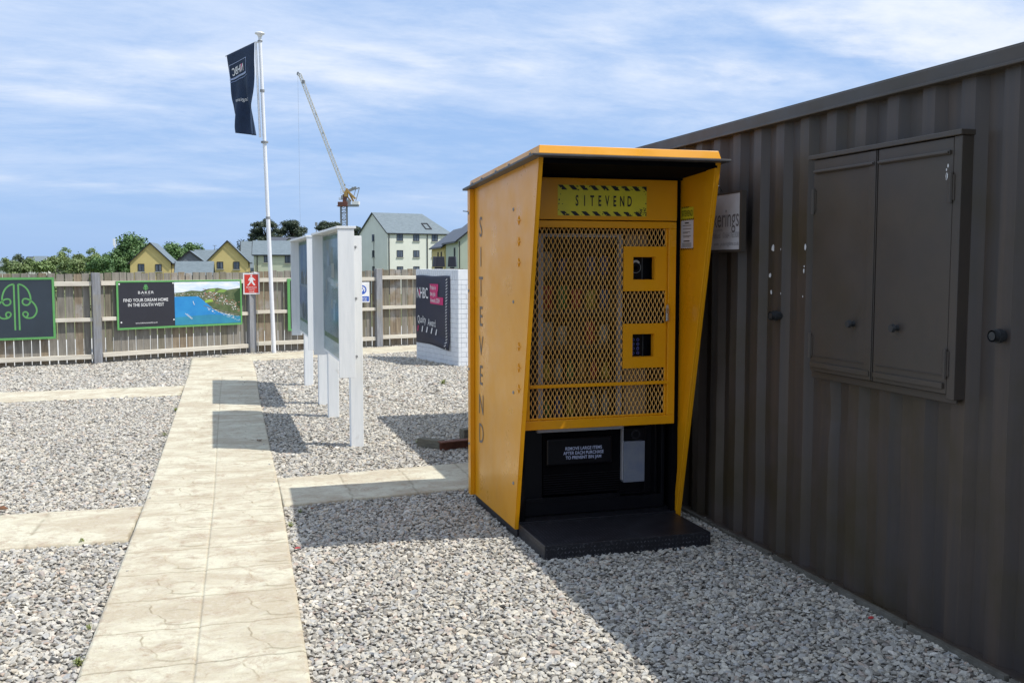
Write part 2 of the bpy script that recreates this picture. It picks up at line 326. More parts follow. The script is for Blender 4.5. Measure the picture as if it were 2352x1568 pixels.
def slab_grid(P00, P10, P01, P11, nu, nv, nsx, nsy, ztop, curves=True, seed=0, far=False):
    """a paved strip between four corners, u across (nsx slabs), v along (nsy slabs)"""
    # sample lines: dense near the joints
    u = np.linspace(0, 1, nu); v = np.linspace(0, 1, nv); U, Vv = np.meshgrid(u, v)
    P = [np.array(p[:2]) for p in (P00, P10, P01, P11)]
    wl = np.linalg.norm(P[1]-P[0])/nsx; ll = np.linalg.norm(P[2]-P[0])/nsy
    X = ((P[0][0]*(1-U)+P[1][0]*U)*(1-Vv)+(P[2][0]*(1-U)+P[3][0]*U)*Vv); Y = ((P[0][1]*(1-U)+P[1][1]*U)*(1-Vv)+(P[2][1]*(1-U)+P[3][1]*U)*Vv)
    su = (U*nsx) % 1; sv = (Vv*nsy) % 1; iu = np.floor(np.clip(U*nsx, 0, nsx-1e-6)); iv = np.floor(np.clip(Vv*nsy, 0, nsy-1e-6))
    wob = .012*np.sin(X*23+Y*7)+.008*np.sin(X*57-Y*31)
    dj = np.minimum(np.minimum(su, 1-su)*wl + (0 if nsx > 1 else .0), 9)
    edge = np.minimum(U, 1-U)*nsx*wl
    if nsx == 1: dj = np.full_like(dj, 9.)
    else: dj = np.where(edge < wl*.3, 9., dj)
    djv = np.minimum(sv+wob, 1-sv-wob)*ll; djv = np.abs(djv)
    joint = np.maximum(1-smooth(0, .007, dj), (1-smooth(0, .006, djv))*.55)
    Z = ztop - .006*joint
    line_tone = np.clip((1-smooth(.001, .006, dj))*.34 + (1-smooth(.002, .009, djv))*.62, 0, 1)  # darker tone along the joints; the pressed step lines add to it
    if curves:
        # riven step pressed into every slab: from the upper middle down to the joint at lower right
        xx = su + .022*np.sin(sv*13+iu*1.3+iv*.4) + .007*np.sin(sv*37+iv) ; yy = sv
        cx = .42 + .34*(1-yy)**1.5
        s1 = (xx-cx)*wl; m1 = smooth(.10,.22,yy)*(1-smooth(.78,.92,yy))
        Z = Z + .0055*m1*smooth(-.010,.006,-s1)*np.exp(-np.clip(-s1,0,None)/.10)
        line_tone += .95*m1*np.exp(-((s1-.001)/.0042)**2)*(.6+.4*np.sin(X*31+Y*17))
        cy = .10+.10*(1-xx)+.02*np.sin(xx*21); s2 = (yy-cy)*ll; m2 = smooth(.55,.7,su)*(1-smooth(.93,1,su))
        Z = Z + .004*m2*smooth(-.006,.004,s2)*np.exp(-np.clip(s2,0,None)/.06)
        line_tone += .6*m2*np.exp(-(s2/.005)**2)
        cy = .62+.28*(xx-.55)*-1+.03*np.sin(xx*17); s3 = (yy-cy)*ll; m3 = smooth(.6,.7,su)*(1-smooth(.85,.95,su))
        Z = Z + .003*m3*smooth(-.006,.004,s3)*np.exp(-np.clip(s3,0,None)/.05); line_tone += .4*m3*np.exp(-(s3/.005)**2)
    Z = Z + .0020*np.sin(X*9+1.7*np.sin(Y*5))*np.sin(Y*11+X*3)
    eb = smooth(0, .012, edge+.002*np.sin(Y*40)); Z = Z - .006*(1-eb)
    n0 = nu*nv; vs = np.stack([X.ravel(), Y.ravel(), Z.ravel()], 1)
    fs = [(j*nu+i, j*nu+i+1, (j+1)*nu+i+1, (j+1)*nu+i) for j in range(nv-1) for i in range(nu-1)]
    rim = list(range(nu)) + [j*nu+nu-1 for j in range(1,nv)] + [(nv-1)*nu+i for i in range(nu-2,-1,-1)] + [j*nu for j in range(nv-2,0,-1)]
    lo = vs[rim].copy(); lo[:,2] = -.03; k = len(rim)
    fs += [(rim[i], n0+i, n0+(i+1)%k, rim[(i+1)%k]) for i in range(k)]
    return np.concatenate([vs, lo]), fs, np.concatenate([line_tone.ravel(), np.full(k, .5)])
def path(strips, ztop):
    vs = []; fs = []; at = []; b = 0
    for s in strips:
        v, f, a = slab_grid(*s[:8], ztop, **(s[8] if len(s) > 8 else {})); vs.append(v); fs += [tuple(i+b for i in q) for q in f]; at.append(a); b += len(v)
    me = bpy.data.meshes.new('path'); me.from_pydata(np.concatenate(vs).tolist(), [], fs); me.materials.append(pm)
    A = me.attributes.new('line_tone', 'FLOAT', 'POINT'); A.data.foreach_set('value', np.clip(np.concatenate(at), 0, 1).astype(np.float32))
    me.polygons.foreach_set('use_smooth', [True]*len(me.polygons))
    o = bpy.data.objects.new('path', me); COL.objects.link(o); tag(o, kind='structure'); return o
ML = [(-2.235,-3.96),(-2.185,-1.45),(-2.12,1.46),(-2.055,6.46),(-2.03,8.96),(-2.027,12.0)]
MR = [(-1.40,-3.96),(-1.325,-1.45),(-1.243,1.46),(-1.165,6.46),(-1.10,8.96),(-1.06,11.9)]
path([(ML[0],MR[0],ML[1],MR[1],201,420,2,6), (ML[1],MR[1],ML[2],MR[2],221,760,2,7), (ML[2],MR[2],ML[3],MR[3],151,900,2,12), (ML[3],MR[3],ML[4],MR[4],101,260,2,6), (ML[4],MR[4],ML[5],MR[5],30,90,2,7)], .030)
path([((-4.9,.585),(-4.9,1.40),(-2.16,.545),(-2.125,1.37),50,160,1,5,dict(curves=False))], .024)
path([((-8.5,6.9),(-8.5,7.85),(-2.062,7.17),(-2.04,8.10),30,120,1,9,dict(curves=False))], .024)
path([((-1.245,1.12),(-1.235,1.985),(.6,1.34),(.6,2.20),60,150,1,4,dict(curves=False))], .024)
path([((-1.065,11.30),(-1.62,12.30),(2.9,12.75),(2.5,13.72),30,120,1,9,dict(curves=False))], .026)

# ---- gravel: every stone an instance of one of eight chipped shapes
def inpoly(X, Y, pts):
    r = np.zeros(len(X), bool); n = len(pts)
    for i in range(n):
        x1, y1 = pts[i][:2]; x2, y2 = pts[(i+1)%n][:2]
        c = ((y1 > Y) != (y2 > Y)) & (X < (x2-x1)*(Y-y1)/((y2-y1) or 1e-9)+x1); r ^= c
    return r
PATHS = [[*ML, *reversed(MR)], [(-4.9,.585),(-4.9,1.40),(-2.1,1.37),(-2.1,.545)], [(-8.5,6.9),(-8.5,7.85),(-2,8.1),(-2,7.17)], [(-1.3,1.12),(-1.3,1.985),(.6,2.2),(.6,1.34)], [(-1.065,11.30),(-1.62,12.30),(2.5,13.72),(2.9,12.75)]]
yard = [(-10,-4.4),(1.275,-4.4),(1.275,4.35),(4.5,4.6)] + [(p.x,p.y+.05) for p in reversed(FP[:-1])]
pts = []; scl = []
for (d0, d1, sp, sz) in ((2.2, 6.8, .0182, .0140), (6.8, 11.5, .0215, .0160), (11.5, 24, .031, .0215)):
    gx = np.arange(-10, 5, sp); gy = np.arange(-4.4, 15, sp); X, Y = np.meshgrid(gx, gy); X = X.ravel(); Y = Y.ravel()
    X = X+rng.uniform(-.5,.5,len(X))*sp; Y = Y+rng.uniform(-.5,.5,len(Y))*sp
    rx, ry = X-CAM.x, Y-CAM.y; vx = rx*math.cos(YAW)-ry*math.sin(YAW); vy = rx*math.sin(YAW)+ry*math.cos(YAW)
    k = (vy > d0) & (vy <= d1) & (np.abs(vx) < vy*.53+.45) & (vy > 2.6)
    X, Y = X[k], Y[k]; k = inpoly(X, Y, yard)
    for p in PATHS: k &= ~inpoly(X, Y, p)
    k &= ~((X > .03) & (X < 1.0) & (Y > -.47) & (Y < .92)) & ~((X > -.0) & (X < 1.06) & (Y > .0) & (Y < .93))
    X, Y = X[k], Y[k]
    z = rng.uniform(.0, .012, len(X)) + .010*np.exp(-np.clip(1.27-X,0,9)/.06)*0
    big = rng.random(len(X))
    s = sz*(.62+.75*rng.random(len(X))**1.6+.6*(big > .975))
    pts.append(np.stack([X, Y, z], 1)); scl.append(s)
pts = np.concatenate(pts); scl = np.concatenate(scl)
# a few stones strayed onto the path edges
k = 26; q = np.stack([rng.uniform(-2.2,-1.2,k), rng.uniform(-1.5,9,k), np.full(k,.033)],1); q[:k//2,0] = -2.13+rng.random(k//2)*.05; q[k//2:,0] = -1.26-rng.random(k-k//2)*.05
pts = np.concatenate([pts, q]); scl = np.concatenate([scl, np.full(k,.009)])
print('stones', len(pts))
me = bpy.data.meshes.new('gravel'); me.vertices.add(len(pts)); me.vertices.foreach_set('co', pts.astype(np.float32).ravel())
A = me.attributes.new('sc', 'FLOAT', 'POINT'); A.data.foreach_set('value', scl.astype(np.float32))
gv = bpy.data.objects.new('gravel', me); COL.objects.link(gv); tag(gv, 'pale grey chippings covering the yard between the paths', 'gravel', kind='stuff')
sm = bpy.data.materials.new('stone_chippings'); sm.use_nodes = True; t_ = sm.node_tree; pb = t_.nodes['Principled BSDF']; pb.inputs['Roughness'].default_value = .8
oi = t_.nodes.new('ShaderNodeObjectInfo'); cr = t_.nodes.new('ShaderNodeValToRGB'); t_.links.new(oi.outputs['Random'], cr.inputs[0])
stops = [(0,(.17,.155,.135)),(.10,(.28,.265,.235)),(.25,(.38,.365,.33)),(.42,(.48,.46,.41)),(.55,(.34,.345,.345)),(.68,(.44,.395,.325)),(.80,(.54,.515,.45)),(.90,(.26,.26,.265)),(.96,(.39,.31,.25)),(1,(.64,.62,.57))]
el = cr.color_ramp.elements
while len(el) < len(stops): el.new(.5)
for e, (p, c) in zip(el, stops): e.position = p; e.color = (*c, 1)
nz = t_.nodes.new('ShaderNodeTexNoise'); nz.inputs['Scale'].default_value = 2.2; nz.inputs['Detail'].default_value = 4
co = t_.nodes.new('ShaderNodeTexCoord'); t_.links.new(co.outputs['Object'], nz.inputs['Vector'])
mx = t_.nodes.new('ShaderNodeMixRGB'); mx.blend_type = 'MULTIPLY'; mx.inputs[0].default_value = .55; t_.links.new(cr.outputs[0], mx.inputs[1]); t_.links.new(nz.outputs[0], mx.inputs[2])
gm = t_.nodes.new('ShaderNodeMixRGB'); gm.blend_type = 'MULTIPLY'; gm.inputs[0].default_value = 1; gm.inputs[2].default_value = (1.40,1.38,1.34,1); t_.links.new(mx.outputs[0], gm.inputs[1]); t_.links.new(gm.outputs[0], pb.inputs['Base Color'])
import bmesh
sc_col = bpy.data.collections.new('stone_shapes')
for i in range(8):
    bm = bmesh.new(); bmesh.ops.create_icosphere(bm, subdivisions=1, radius=1)
    rr = random.Random(40+i); ax = [Vector((rr.gauss(0,1),rr.gauss(0,1),rr.gauss(0,1))).normalized() for _ in range(5)]; cut = [rr.uniform(.36,.68) for _ in ax]
    for v in bm.verts:
        for a_, c_ in zip(ax, cut):
            d = v.co.dot(a_)
            if d > c_: v.co -= a_*(d-c_)
        v.co += Vector((rr.uniform(-.06,.06) for _ in range(3)))
        v.co.x *= rr.uniform(.98,1.02)*1.38; v.co.y *= 1.0; v.co.z *= .56
    m_ = bpy.data.meshes.new('chip'); bm.to_mesh(m_); bm.free(); m_.materials.append(sm)
    o = bpy.data.objects.new('chip', m_); sc_col.objects.link(o)
ng = bpy.data.node_groups.new('scatter_chippings', 'GeometryNodeTree')
ng.interface.new_socket('Geometry', in_out='INPUT', socket_type='NodeSocketGeometry'); ng.interface.new_socket('Geometry', in_out='OUTPUT', socket_type='NodeSocketGeometry')
gi = ng.nodes.new('NodeGroupInput'); go = ng.nodes.new('NodeGroupOutput'); ip = ng.nodes.new('GeometryNodeInstanceOnPoints'); ci = ng.nodes.new('GeometryNodeCollectionInfo')
ci.inputs['Collection'].default_value = sc_col; ci.inputs['Separate Children'].default_value = True; ip.inputs['Pick Instance'].default_value = True
rv = ng.nodes.new('FunctionNodeRandomValue'); rv.data_type = 'FLOAT_VECTOR'; rv.inputs[0].default_value = (-.55,-.55,0); rv.inputs[1].default_value = (.55,.55,6.283)
rn = ng.nodes.new('FunctionNodeRandomValue'); rn.data_type = 'INT'; rn.inputs[4].default_value = 0; rn.inputs[5].default_value = 7; rn.inputs['Seed'].default_value = 5
na = ng.nodes.new('GeometryNodeInputNamedAttribute'); na.data_type = 'FLOAT'; na.inputs[0].default_value = 'sc'
L2 = ng.links.new; L2(gi.outputs[0], ip.inputs['Points']); L2(ci.outputs[0], ip.inputs['Instance']); L2(rv.outputs[0], ip.inputs['Rotation']); L2(rn.outputs[2], ip.inputs['Instance Index']); L2(na.outputs[0], ip.inputs['Scale']); L2(ip.outputs[0], go.inputs[0])
md = gv.modifiers.new('chippings', 'NODES'); md.node_group = ng

# ================================================================== SITE CABIN
XW = 1.27
cab = empty('site_cabin', (XW, -7.5, 0), 0, 'long brown grey corrugated steel cabin with closed window shutters', 'cabin')
Y0, Y1 = 0.0, 11.62                      # local y, the far end stands at yard y = 4.12
def corr(y):                             # depth of the corrugation, outwards is -x
    ph = ((y-7.5+.275) / .2328) % 1
    if ph < .34: return 0
    if ph < .50: return (ph-.34)/.16*.036
    if ph < .84: return .036
    return .036-(ph-.84)/.16*.036
mb = MB(); ys_ = []
k0 = int(math.floor((-7.5+.275)/.2328))
for k in range(k0, 60):
    for ph in (0,.34,.50,.84):
        y = -.275+7.5+(k+ph)*.2328
        if .03 < y < Y1-.16: ys_.append((y, corr(y+1e-4)))
ys_ = [(0,0)]+ys_+[(Y1-.15,0)]
n_ = len(ys_); zz = (.018, 2.345)
jit = [random.uniform(-.0015,.0015) for _ in ys_]
zz = list(np.linspace(.018, 2.345, 30)); dents = [(-1.18,.86,.05,.012),(-.02,.95,.05,.008),(-.55,.35,.12,.006),(-2.3,.5,.15,.006),(-3.0,1.4,.2,.008),(-.3,2.25,.1,.005),(-1.75,.45,.10,.006)]
def dent(y, z): return sum(a_*math.exp(-((y-7.5-cy_)**2+(z-cz_)**2*.6)/(2*r_*r_)) for cy_, cz_, r_, a_ in dents) + .0012*math.sin(z*9+y*5)*math.sin(y*2.3)
mb.add([(d+j+dent(y, z), y, z) for z in zz for (y, d), j in zip(ys_, jit)], [(k*n_+i+1, k*n_+i, (k+1)*n_+i, (k+1)*n_+i+1) for k in range(len(zz)-1) for i in range(n_-1)])
mb.build('wall', M['container'], cab, normals=False)
mb = MB(); mb.box(-.028,.06,-.0,Y1-.15,2.343,2.412); mb.box(-.040,-.026,0,Y1-.15,2.343,2.356); mb.box(-.010,.10,0,Y1,2.412,2.424); mb.build('top_rail', M['shutter'], cab, bevel=.003)
mb = MB(); mb.box(-.022,.05,0,Y1-.15,.004,.020); mb.build('bottom_rail', M['container'], cab, bevel=.004)
mb = MB(); yy = 0
while yy < Y1-.2:
    l = random.uniform(.25,.6); mb.box(-.055-random.uniform(0,.012),-.036,yy,min(yy+l*.96,Y1-.2),.0,.030+random.uniform(-.006,.006)); yy += l
mb.build('edge_strip', M['rail_edge'], cab, bevel=.003)
for x_ in ((-.03,.13),(2.30,2.44)): mb = MB(); mb.box(*x_,Y1-.15,Y1,0,2.411); mb.build('corner_post', M['shutter'], cab, bevel=.006)
mb = MB(); mb.box(.13,2.30,Y1-.06,Y1-.02,.05,2.40); mb.build('end_wall', M['container'], cab)
mb = MB(); mb.box(2.38,2.42,0,Y1-.15,.02,2.41); mb.box(.05,2.38,0.0,.03,.02,2.41); mb.build('back_wall', M['container'], cab)
mb = MB()
for k in range(40): mb.box(.06,2.40,k*Y1/40+.004,(k+1)*Y1/40-.004,2.395,2.408+.008*(k%2))
mb.build('roof', M['roofgrey'], cab)
# window with closed shutters: outer face at x=-.12 from the wall, y -1.20 .. -2.26, z 1.075 .. 2.10
def yl(y): return y+7.5
sh = MB(); sh.box(-.122,.03,yl(-2.216),yl(-2.172),1.058,2.0995); sh.box(-.085,.03,yl(-1.215),yl(-1.188),1.052,2.118)
sh.box(-.135,.03,yl(-2.224),yl(-1.180),2.100,2.122); sh.box(-.085,.03,yl(-2.172),yl(-1.215),1.052,1.074); sh.box(-.095,-.085,yl(-2.20),yl(-1.19),1.040,1.074)
so_ = sh.build('shutter_frame', M['shutter'], cab, bevel=.003)
for (a, b, side) in ((-2.170,-1.706,1), (-1.698,-1.217,-1)):
    d = MB(); d.box(-.122,-.104,yl(a),yl(b),1.078,2.096)
    d.box(-.132,-.122,yl(a)+.012,yl(b)-.012,2.030,2.048); d.box(-.140,-.132,yl(a)+.014,yl(b)-.014,2.034,2.044)
    d.box(-.134,-.122,yl(a)+.012,yl(b)-.012,1.098,1.122); d.box(-.127,-.122,yl(a)+.02,yl(b)-.02,1.150,1.154)
    if side == -1: d.box(-.128,-.122,yl(a)+.004,yl(a)+.05,1.08,2.094)
    do = d.build('shutter_door', M['shutter'], cab, bevel=.003)
    hy = a+.004 if side == 1 else b-.004
    for z in ((1.90,1.20)):
        h = MB(); h.tube((-.128,yl(hy),z-.06),(-.128,yl(hy),z+.06),.009,n=8); h.box(-.126,-.121,yl(hy)-.018,yl(hy)+.018,z-.05,z+.05); h.build('hinge', M['shutter'], do)
    ky = -1.864 if side == 1 else -1.557
    h = MB(); h.tube((-.122,yl(ky),1.325),(-.145,yl(ky),1.325),.014,.011,n=10); h.tube((-.145,yl(ky),1.325),(-.158,yl(ky),1.325),.019,.016,n=10); h.build('knob', M['pipe'], do, smooth=False)
for (y, z) in ((-.727,1.319),(-2.331,1.321)):
    h = MB(); h.tube((.03,yl(y),z),(-.055,yl(y),z),.023,n=16,cap=False); h.tube((-.054,yl(y),z),(.03,yl(y),z),.017,n=16,cap=True); pass
    h.tube((-.015,yl(y),z),(-.034,yl(y),z),.028,n=16); h.build('pipe_stub', M['pipe'], cab)
mb = MB()
def chip(y, z, r, ky=1.):
    rr = random.Random(int(abs(y*1000)+z*77)); d = corr(yl(y))
    p = [(d-.0035, yl(y)+math.cos(t)*r*ky*rr.uniform(.6,1.2), z+math.sin(t)*r*rr.uniform(.7,1.3)) for t in np.linspace(0,2*math.pi,10)[:-1]]
    mb.poly(p)
for c_ in ((-.603,1.681,.020),(-.968,1.682,.018,.5),(-.572,1.535,.013),(-.960,1.562,.014,.5),(-.589,1.442,.012),(-.735,1.676,.007,.5),(-.742,1.44,.006,.6),(-.955,1.43,.006,.6),(-.962,1.585,.005)): chip(*c_)
o = wall_chips = mb.build('paint_chips', M['chip'], cab, normals=False); tag(o, 'bare white spots where the brown paint has chipped')
mb = MB(); 
for (y,z,r) in ((-2.152,1.945,.014),(-2.158,1.985,.008),(-2.150,1.97,.006)): mb.poly([(-.1365, yl(y)+math.cos(t)*r*.5, z+math.sin(t)*r) for t in np.linspace(0,6.283,8)[:-1]])
mb.poly([(-.1365,yl(-2.152),1.955),(-.1365,yl(-2.148),1.955),(-.1365,yl(-2.148),1.93),(-.1365,yl(-2.152),1.93)])
chip2 = mb.build('paint_chips', M['chip'], cab, normals=False)
todo = [so_, chip2] + [o for o in cab.children if o.name.startswith('shutter_door')]
for o in list(todo): todo += list(o.children)
for o in set(todo):                      # the window stands only 5 cm proud of the wall
    for v in o.data.vertices:
        if v.co.x < -.06: v.co.x += .070
        y = v.co.y-7.5; v.co.y = 7.5-1.095+(y+1.204)*(.993/.968); v.co.z = 1.063+(v.co.z-1.076)*(1.044/1.020)
# company sign on the cabin
sg = empty('wall_sign', (XW-.045,-.412,1.68), 0, 'faded pale company sign in dark frame hanging on the cabin wall behind the kiosk', 'sign')
p = Plane((0,0,0), (0,-1,0), (0,0,1)); p.slab(-.78,0,0,.32,.012); 
p.mb.build('sign_board', M['chipboard'], sg, bevel=.001)
p = Plane((.002,0,0), (0,-1,0), (0,0,1)); p.slab(-.80,-.0002,-.014,0,.016); p.slab(-.80,-.0002,.32,.330,.016); p.slab(0,.022,-.012,.33,.030); p.slab(-.80,-.79,-.0,.32,.016); p.mb.build('frame', M['shutter'], sg)
lettering('lettering', [('Pickerings', -.028, .178, .155, .70, 0, dict(align='RIGHT')), ("l", -.02, .205, .06, .5, 1, dict(align='RIGHT'))], sg, (0,0,0), (0,-1,0), (0,0,1), .0135, [M['faded'], M['faded2']])
lettering('lettering', [('hire and sales nationwide', -.22, .115, .026, .9, 0, dict(align='RIGHT')), ('Midland   01664 763300', -.03, .082, .048, .68, 0, dict(align='RIGHT')), ('www  .pickeringshire.co.uk', -.03, .034, .034, .78, 0, dict(align='RIGHT'))], sg, (0,0,0), (0,-1,0), (0,0,1), .0135, [M['faded2']])
mb = MB(); mb.bar((.02,.30,.345),(-.012,.28,.375),.006); mb.bar((-.012,.28,.375),(-.012,.33,.36),.006); mb.build('wire_tie', M['steel'], sg)

# ================================================================== KIOSK
ko = empty('kiosk', (0,0,0), 0, 'yellow steel kiosk with leaning side panels and mesh door around a vending machine', 'kiosk')
def side(x0, x1, name):
    mb = MB(); prof = [(0,.055),(.965,.055),(.965,2.088),(-.445,2.160)]
    mb.prism([(x0,y,z) for y, z in prof], (x1-x0,0,0)); return mb
def star(z, parent):
    mb = MB(); q = []
    for i in range(8):
        t = math.pi*i/4; k = 1 if i%2==0 else .25; q.append((-.0005, -.078+math.cos(t)*k*.040, z+math.sin(t)*k*.025))
    n_=8; vs_=[Vector(p) for p in q]; fr=[Vector((-.0045,p.y,p.z)) for p in vs_]; cc=Vector((-.0085,-.078,z)); mb.add(vs_+fr+[cc], [(i,(i+1)%8,8+(i+1)%8,8+i) for i in range(8)]+[(8+i,8+(i+1)%8,16) for i in range(8)]); return mb.build('punched_star', M['yellow'], parent)
sp = side(0,.022,'side_panel').build('side_panel', M['yellow'], ko, bevel=.002)
for z in (1.841,1.722,1.605,1.130,1.010,.890): star(z, sp)
for z in (1.907,1.38,.856,.324): mb = MB(); mb.tube((-.0002,.028,z),(-.005,.028,z),.011,.008,n=8); mb.build('rivet', M['grey'], sp)
for z in (1.93,1.42,.90,.40): mb = MB(); mb.tube((-.030,.95,z),(-.038,.95,z),.010,.008,n=8); mb.build('rivet', M['grey'], sp)
lettering('lettering', [(ch, 0, 1.826-i*.191, .185, .92, 0) for i, ch in enumerate('SITEVEND')], sp, (0,.757,0), (0,-1,0), (0,0,1), .002, [M['greyink']])
mb = MB(); mb.box(-.032,-.0005,.925,.985,.055,2.085); mb.build('rear_flange', M['yellow'], ko, bevel=.003)
sr = side(1.040,1.060,'side_panel').build('side_panel', M['yellow'], ko, bevel=.002)
# folded stiffener along the leaning front edge of the right panel
mb = MB(); mb.prism([(1.0395,-.443,2.155),(1.0395,-.335,2.15),(1.0395,.035,.09),(1.0395,.002,.058)], (-.012,0,0)); mb.build('edge_flange', M['yellow'], sr, bevel=.002)
mb = MB(); mb.prism([(-.004,-.446,2.155),(.0,-.435,2.155),(.0,.008,.06),(-.004,-.002,.06)], (.003,0,0)); mb.build('edge_flange', M['yellow'], sp)
# roof: grey plate and yellow tray
mb = MB(); mb.prism([(-.055,-.505,2.158),(-.055,-.505,2.170),(-.055,1.03,2.094),(-.055,1.03,2.080)], (1.145,0,0)); mb.build('roof_plate', M['roofgrey'], ko, bevel=.002)
mb = MB(); mb.add([(-.022,-.500,2.171),(1.030,-.500,2.171),(1.030,.985,2.098),(-.022,.985,2.098), (-.014,-.486,2.214),(1.020,-.486,2.214),(1.020,.97,2.142),(-.014,.97,2.142)], ((0,1,5,4),(1,2,6,5),(2,3,7,6),(3,0,4,7),(4,5,6,7),(0,3,2,1))); tr = mb.build('roof_tray', M['yellow'], ko, bevel=.002)
for y in (-.35,.05,.33,.66,.90): mb = MB(); mb.tube((-.020,y,2.188-(y+.5)*.049),(-.027,y,2.188-(y+.5)*.049),.009,.007,n=8); mb.build('rivet', M['grey'], tr)
mb = MB(); mb.box(.0225,1.0395,.94,.962,.10,2.07); mb.build('back_panel', M['yellow'], ko)
# black lining: soffit, posts, inner sides
mb = MB(); mb.prism([(.0225,-.44,2.128),(.0225,-.44,2.152),(.0225,.93,2.076),(.0225,.93,2.05)], (1.016,0,0)); mb.box(.0225,1.0385,-.015,.030,2.092,2.13); mb.box(.0225,.062,.012,.05,.095,2.09); mb.box(1.000,1.0385,.012,.05,.095,2.09); mb.box(.0225,.030,.05,.93,.095,2.05); mb.box(1.031,1.0385,.05,.93,.095,2.05)
mb.build('black_lining', M['blackmatt'], ko)
mb = MB(); mb.box(.012,1.048,.0,.955,.004,.094); mb.build('plinth', M['tread'], ko, bevel=.002)
mb = MB(); mb.box(.022,1.012,-.482,-.001,.0,.088)
stp = mb.build('step_plate', M['tread'], ko, bevel=.004)
mb = MB()                                # raised lozenges of the chequer plate
for i in range(46):
    for j in range(24):
        x, y = .034+i*.0212, -.472+j*.0198; s = 1 if (i+j)%2 else -1; c_, s_ = math.cos(s*.8), math.sin(s*.8)
        if x > 1.0: continue
        q = [(x+a*c_-b*s_, y+a*s_+b*c_, .0885) for a, b in ((-.0085,0),(0,.0024),(.0085,0),(0,-.0024))]; mb.poly(q)
for i in range(46):
    for j in range(3):
        x, z = .034+i*.0212, .018+j*.024; s = 1 if (i+j)%2 else -1; c_, s_ = math.cos(s*.8), math.sin(s*.8)
        mb.poly([(x+a*c_-b*s_, -.4832, z+a*s_+b*c_) for a, b in ((-.0085,0),(0,.0024),(.0085,0),(0,-.0024))])
for i in range(22):
    for j in range(3):
        y, z = -.470+i*.0212, .018+j*.024; s = 1 if (i+j)%2 else -1; c_, s_ = math.cos(s*.8), math.sin(s*.8)
        mb.poly([(.0208, y+a*c_-b*s_, z+a*s_+b*c_) for a, b in ((-.0085,0),(0,.0024),(.0085,0),(0,-.0024))])
mb.build('tread_pattern', mat('worn_tread_tops', (.16,.16,.18), .35, c2=(.02,.02,.024), ns=14, fac=(.4,.6)), stp, normals=False)
# header
mb = MB(); mb.box(.063,1.001,-.022,.010,1.852,2.090); hd = mb.build('header_panel', M['yellow'], ko, bevel=.003)
p = Plane((.525,-.0235,1.962), (1,0,0), (0,0,1)); p.rect(-.277,.277,-.0875,.0875,.0005,0)
for k in range(9):
    a = -.277+k*.0655
    for s_, (b0, b1) in ((0,(.060,.0865)),(1,(-.0865,-.062))):
        q = [(a+.000,b1),(a+.030,b1),(a+.058,b0),(a+.026,b0)]
        q = [(min(max(x,-.276),.276), z) for x, z in q]
        if s_ == 1: q = [(x+.012 if x+.012 < .276 else .276, z) for x, z in q]
        p.poly(q, .0009, 1)
rr = random.Random(3)
for k in range(130):
    e = rr.random(); a, b = (rr.choice((-1,1))*(.277-abs(rr.gauss(0,.012))), rr.uniform(-.085,.085)) if e < .35 else (rr.uniform(-.27,.27), rr.choice((-1,1))*(.086-abs(rr.gauss(0,.012))))
    if rr.random() < .3: a, b = .25+rr.gauss(0,.012), -.055+rr.gauss(0,.010)
    r = rr.uniform(.001,.0055); a = min(max(a,-.271),.271); b = min(max(b,-.081),.081)
    p.poly([(a+math.cos(t)*r*rr.uniform(.4,1.2), b+math.sin(t)*r*rr.uniform(.4,1.1)) for t in np.linspace(0,6.283,8)[:-1]], .0012+k*1e-6, rr.choice((1,1,0)))
st = p.mb.build('name_sticker', [M['sticker'], M['ink']], hd, normals=False)
lettering('lettering', [(ch, -.160+i*.0468, -.004, .084, .48, 0, dict(bold=.022)) for i, ch in enumerate('SITEVEND')], hd, (.525,-.0235,1.962), (1,0,0), (0,0,1), .0022, [M['ink']])
# notice on the inside of the right panel
p = Plane((1.0393,-.080,1.0), (0,-1,0), (0,0,1))
p.slab(-.083,.083,.690,.925,.0006); p.mb.mi(1)
nt_ = Plane((1.0393,-.080,1.0), (0,-1,0), (0,0,1)); nt_.rect(-.080,.080,.69,.855,.0008,0); nt_.rect(-.080,.080,.858,.930,.0008,1)
for k in range(7):
    for b in (.853,.680): nt_.poly([(-.080+k*.024,b),(-.068+k*.024,b),(-.056+k*.024,b+.011),(-.068+k*.024,b+.011)], .0012, 2)
for k in range(4): nt_.poly([(-.074+k*.024,.924),(-.063+k*.024,.924),(-.053+k*.024,.934),(-.064+k*.024,.934)], .0012, 2)
for z, a0, a1 in ((.823,-.055,.05),(.803,-.055,.055),(.785,-.055,.04),(.779,-.055,.01),(.762,-.055,.05),(.755,-.05,.03)): nt_.rect(a0,a1,z-.0018,z+.0018,.0012,3)
nt_.rect(-.03,.022,.834,.842,.0012,2); nt_.rect(-.045,.035,.728,.735,.0012,2); nt_.rect(-.062,.058,.695,.722,.0011,4)
o = nt_.mb.build('notice', [M['paper'], M['sticker'], M['ink'], M['greyink'], M['stripgrey']], sr, normals=False); tag(o, 'white printed notice with yellow and black striped heading')
lettering('lettering', [('SITEVEND', 0, .892, .050, .66, 0, dict(bold=.004))], sr, (1.0393,-.080,1.0), (0,-1,0), (0,0,1), .0016, [M['ink']])
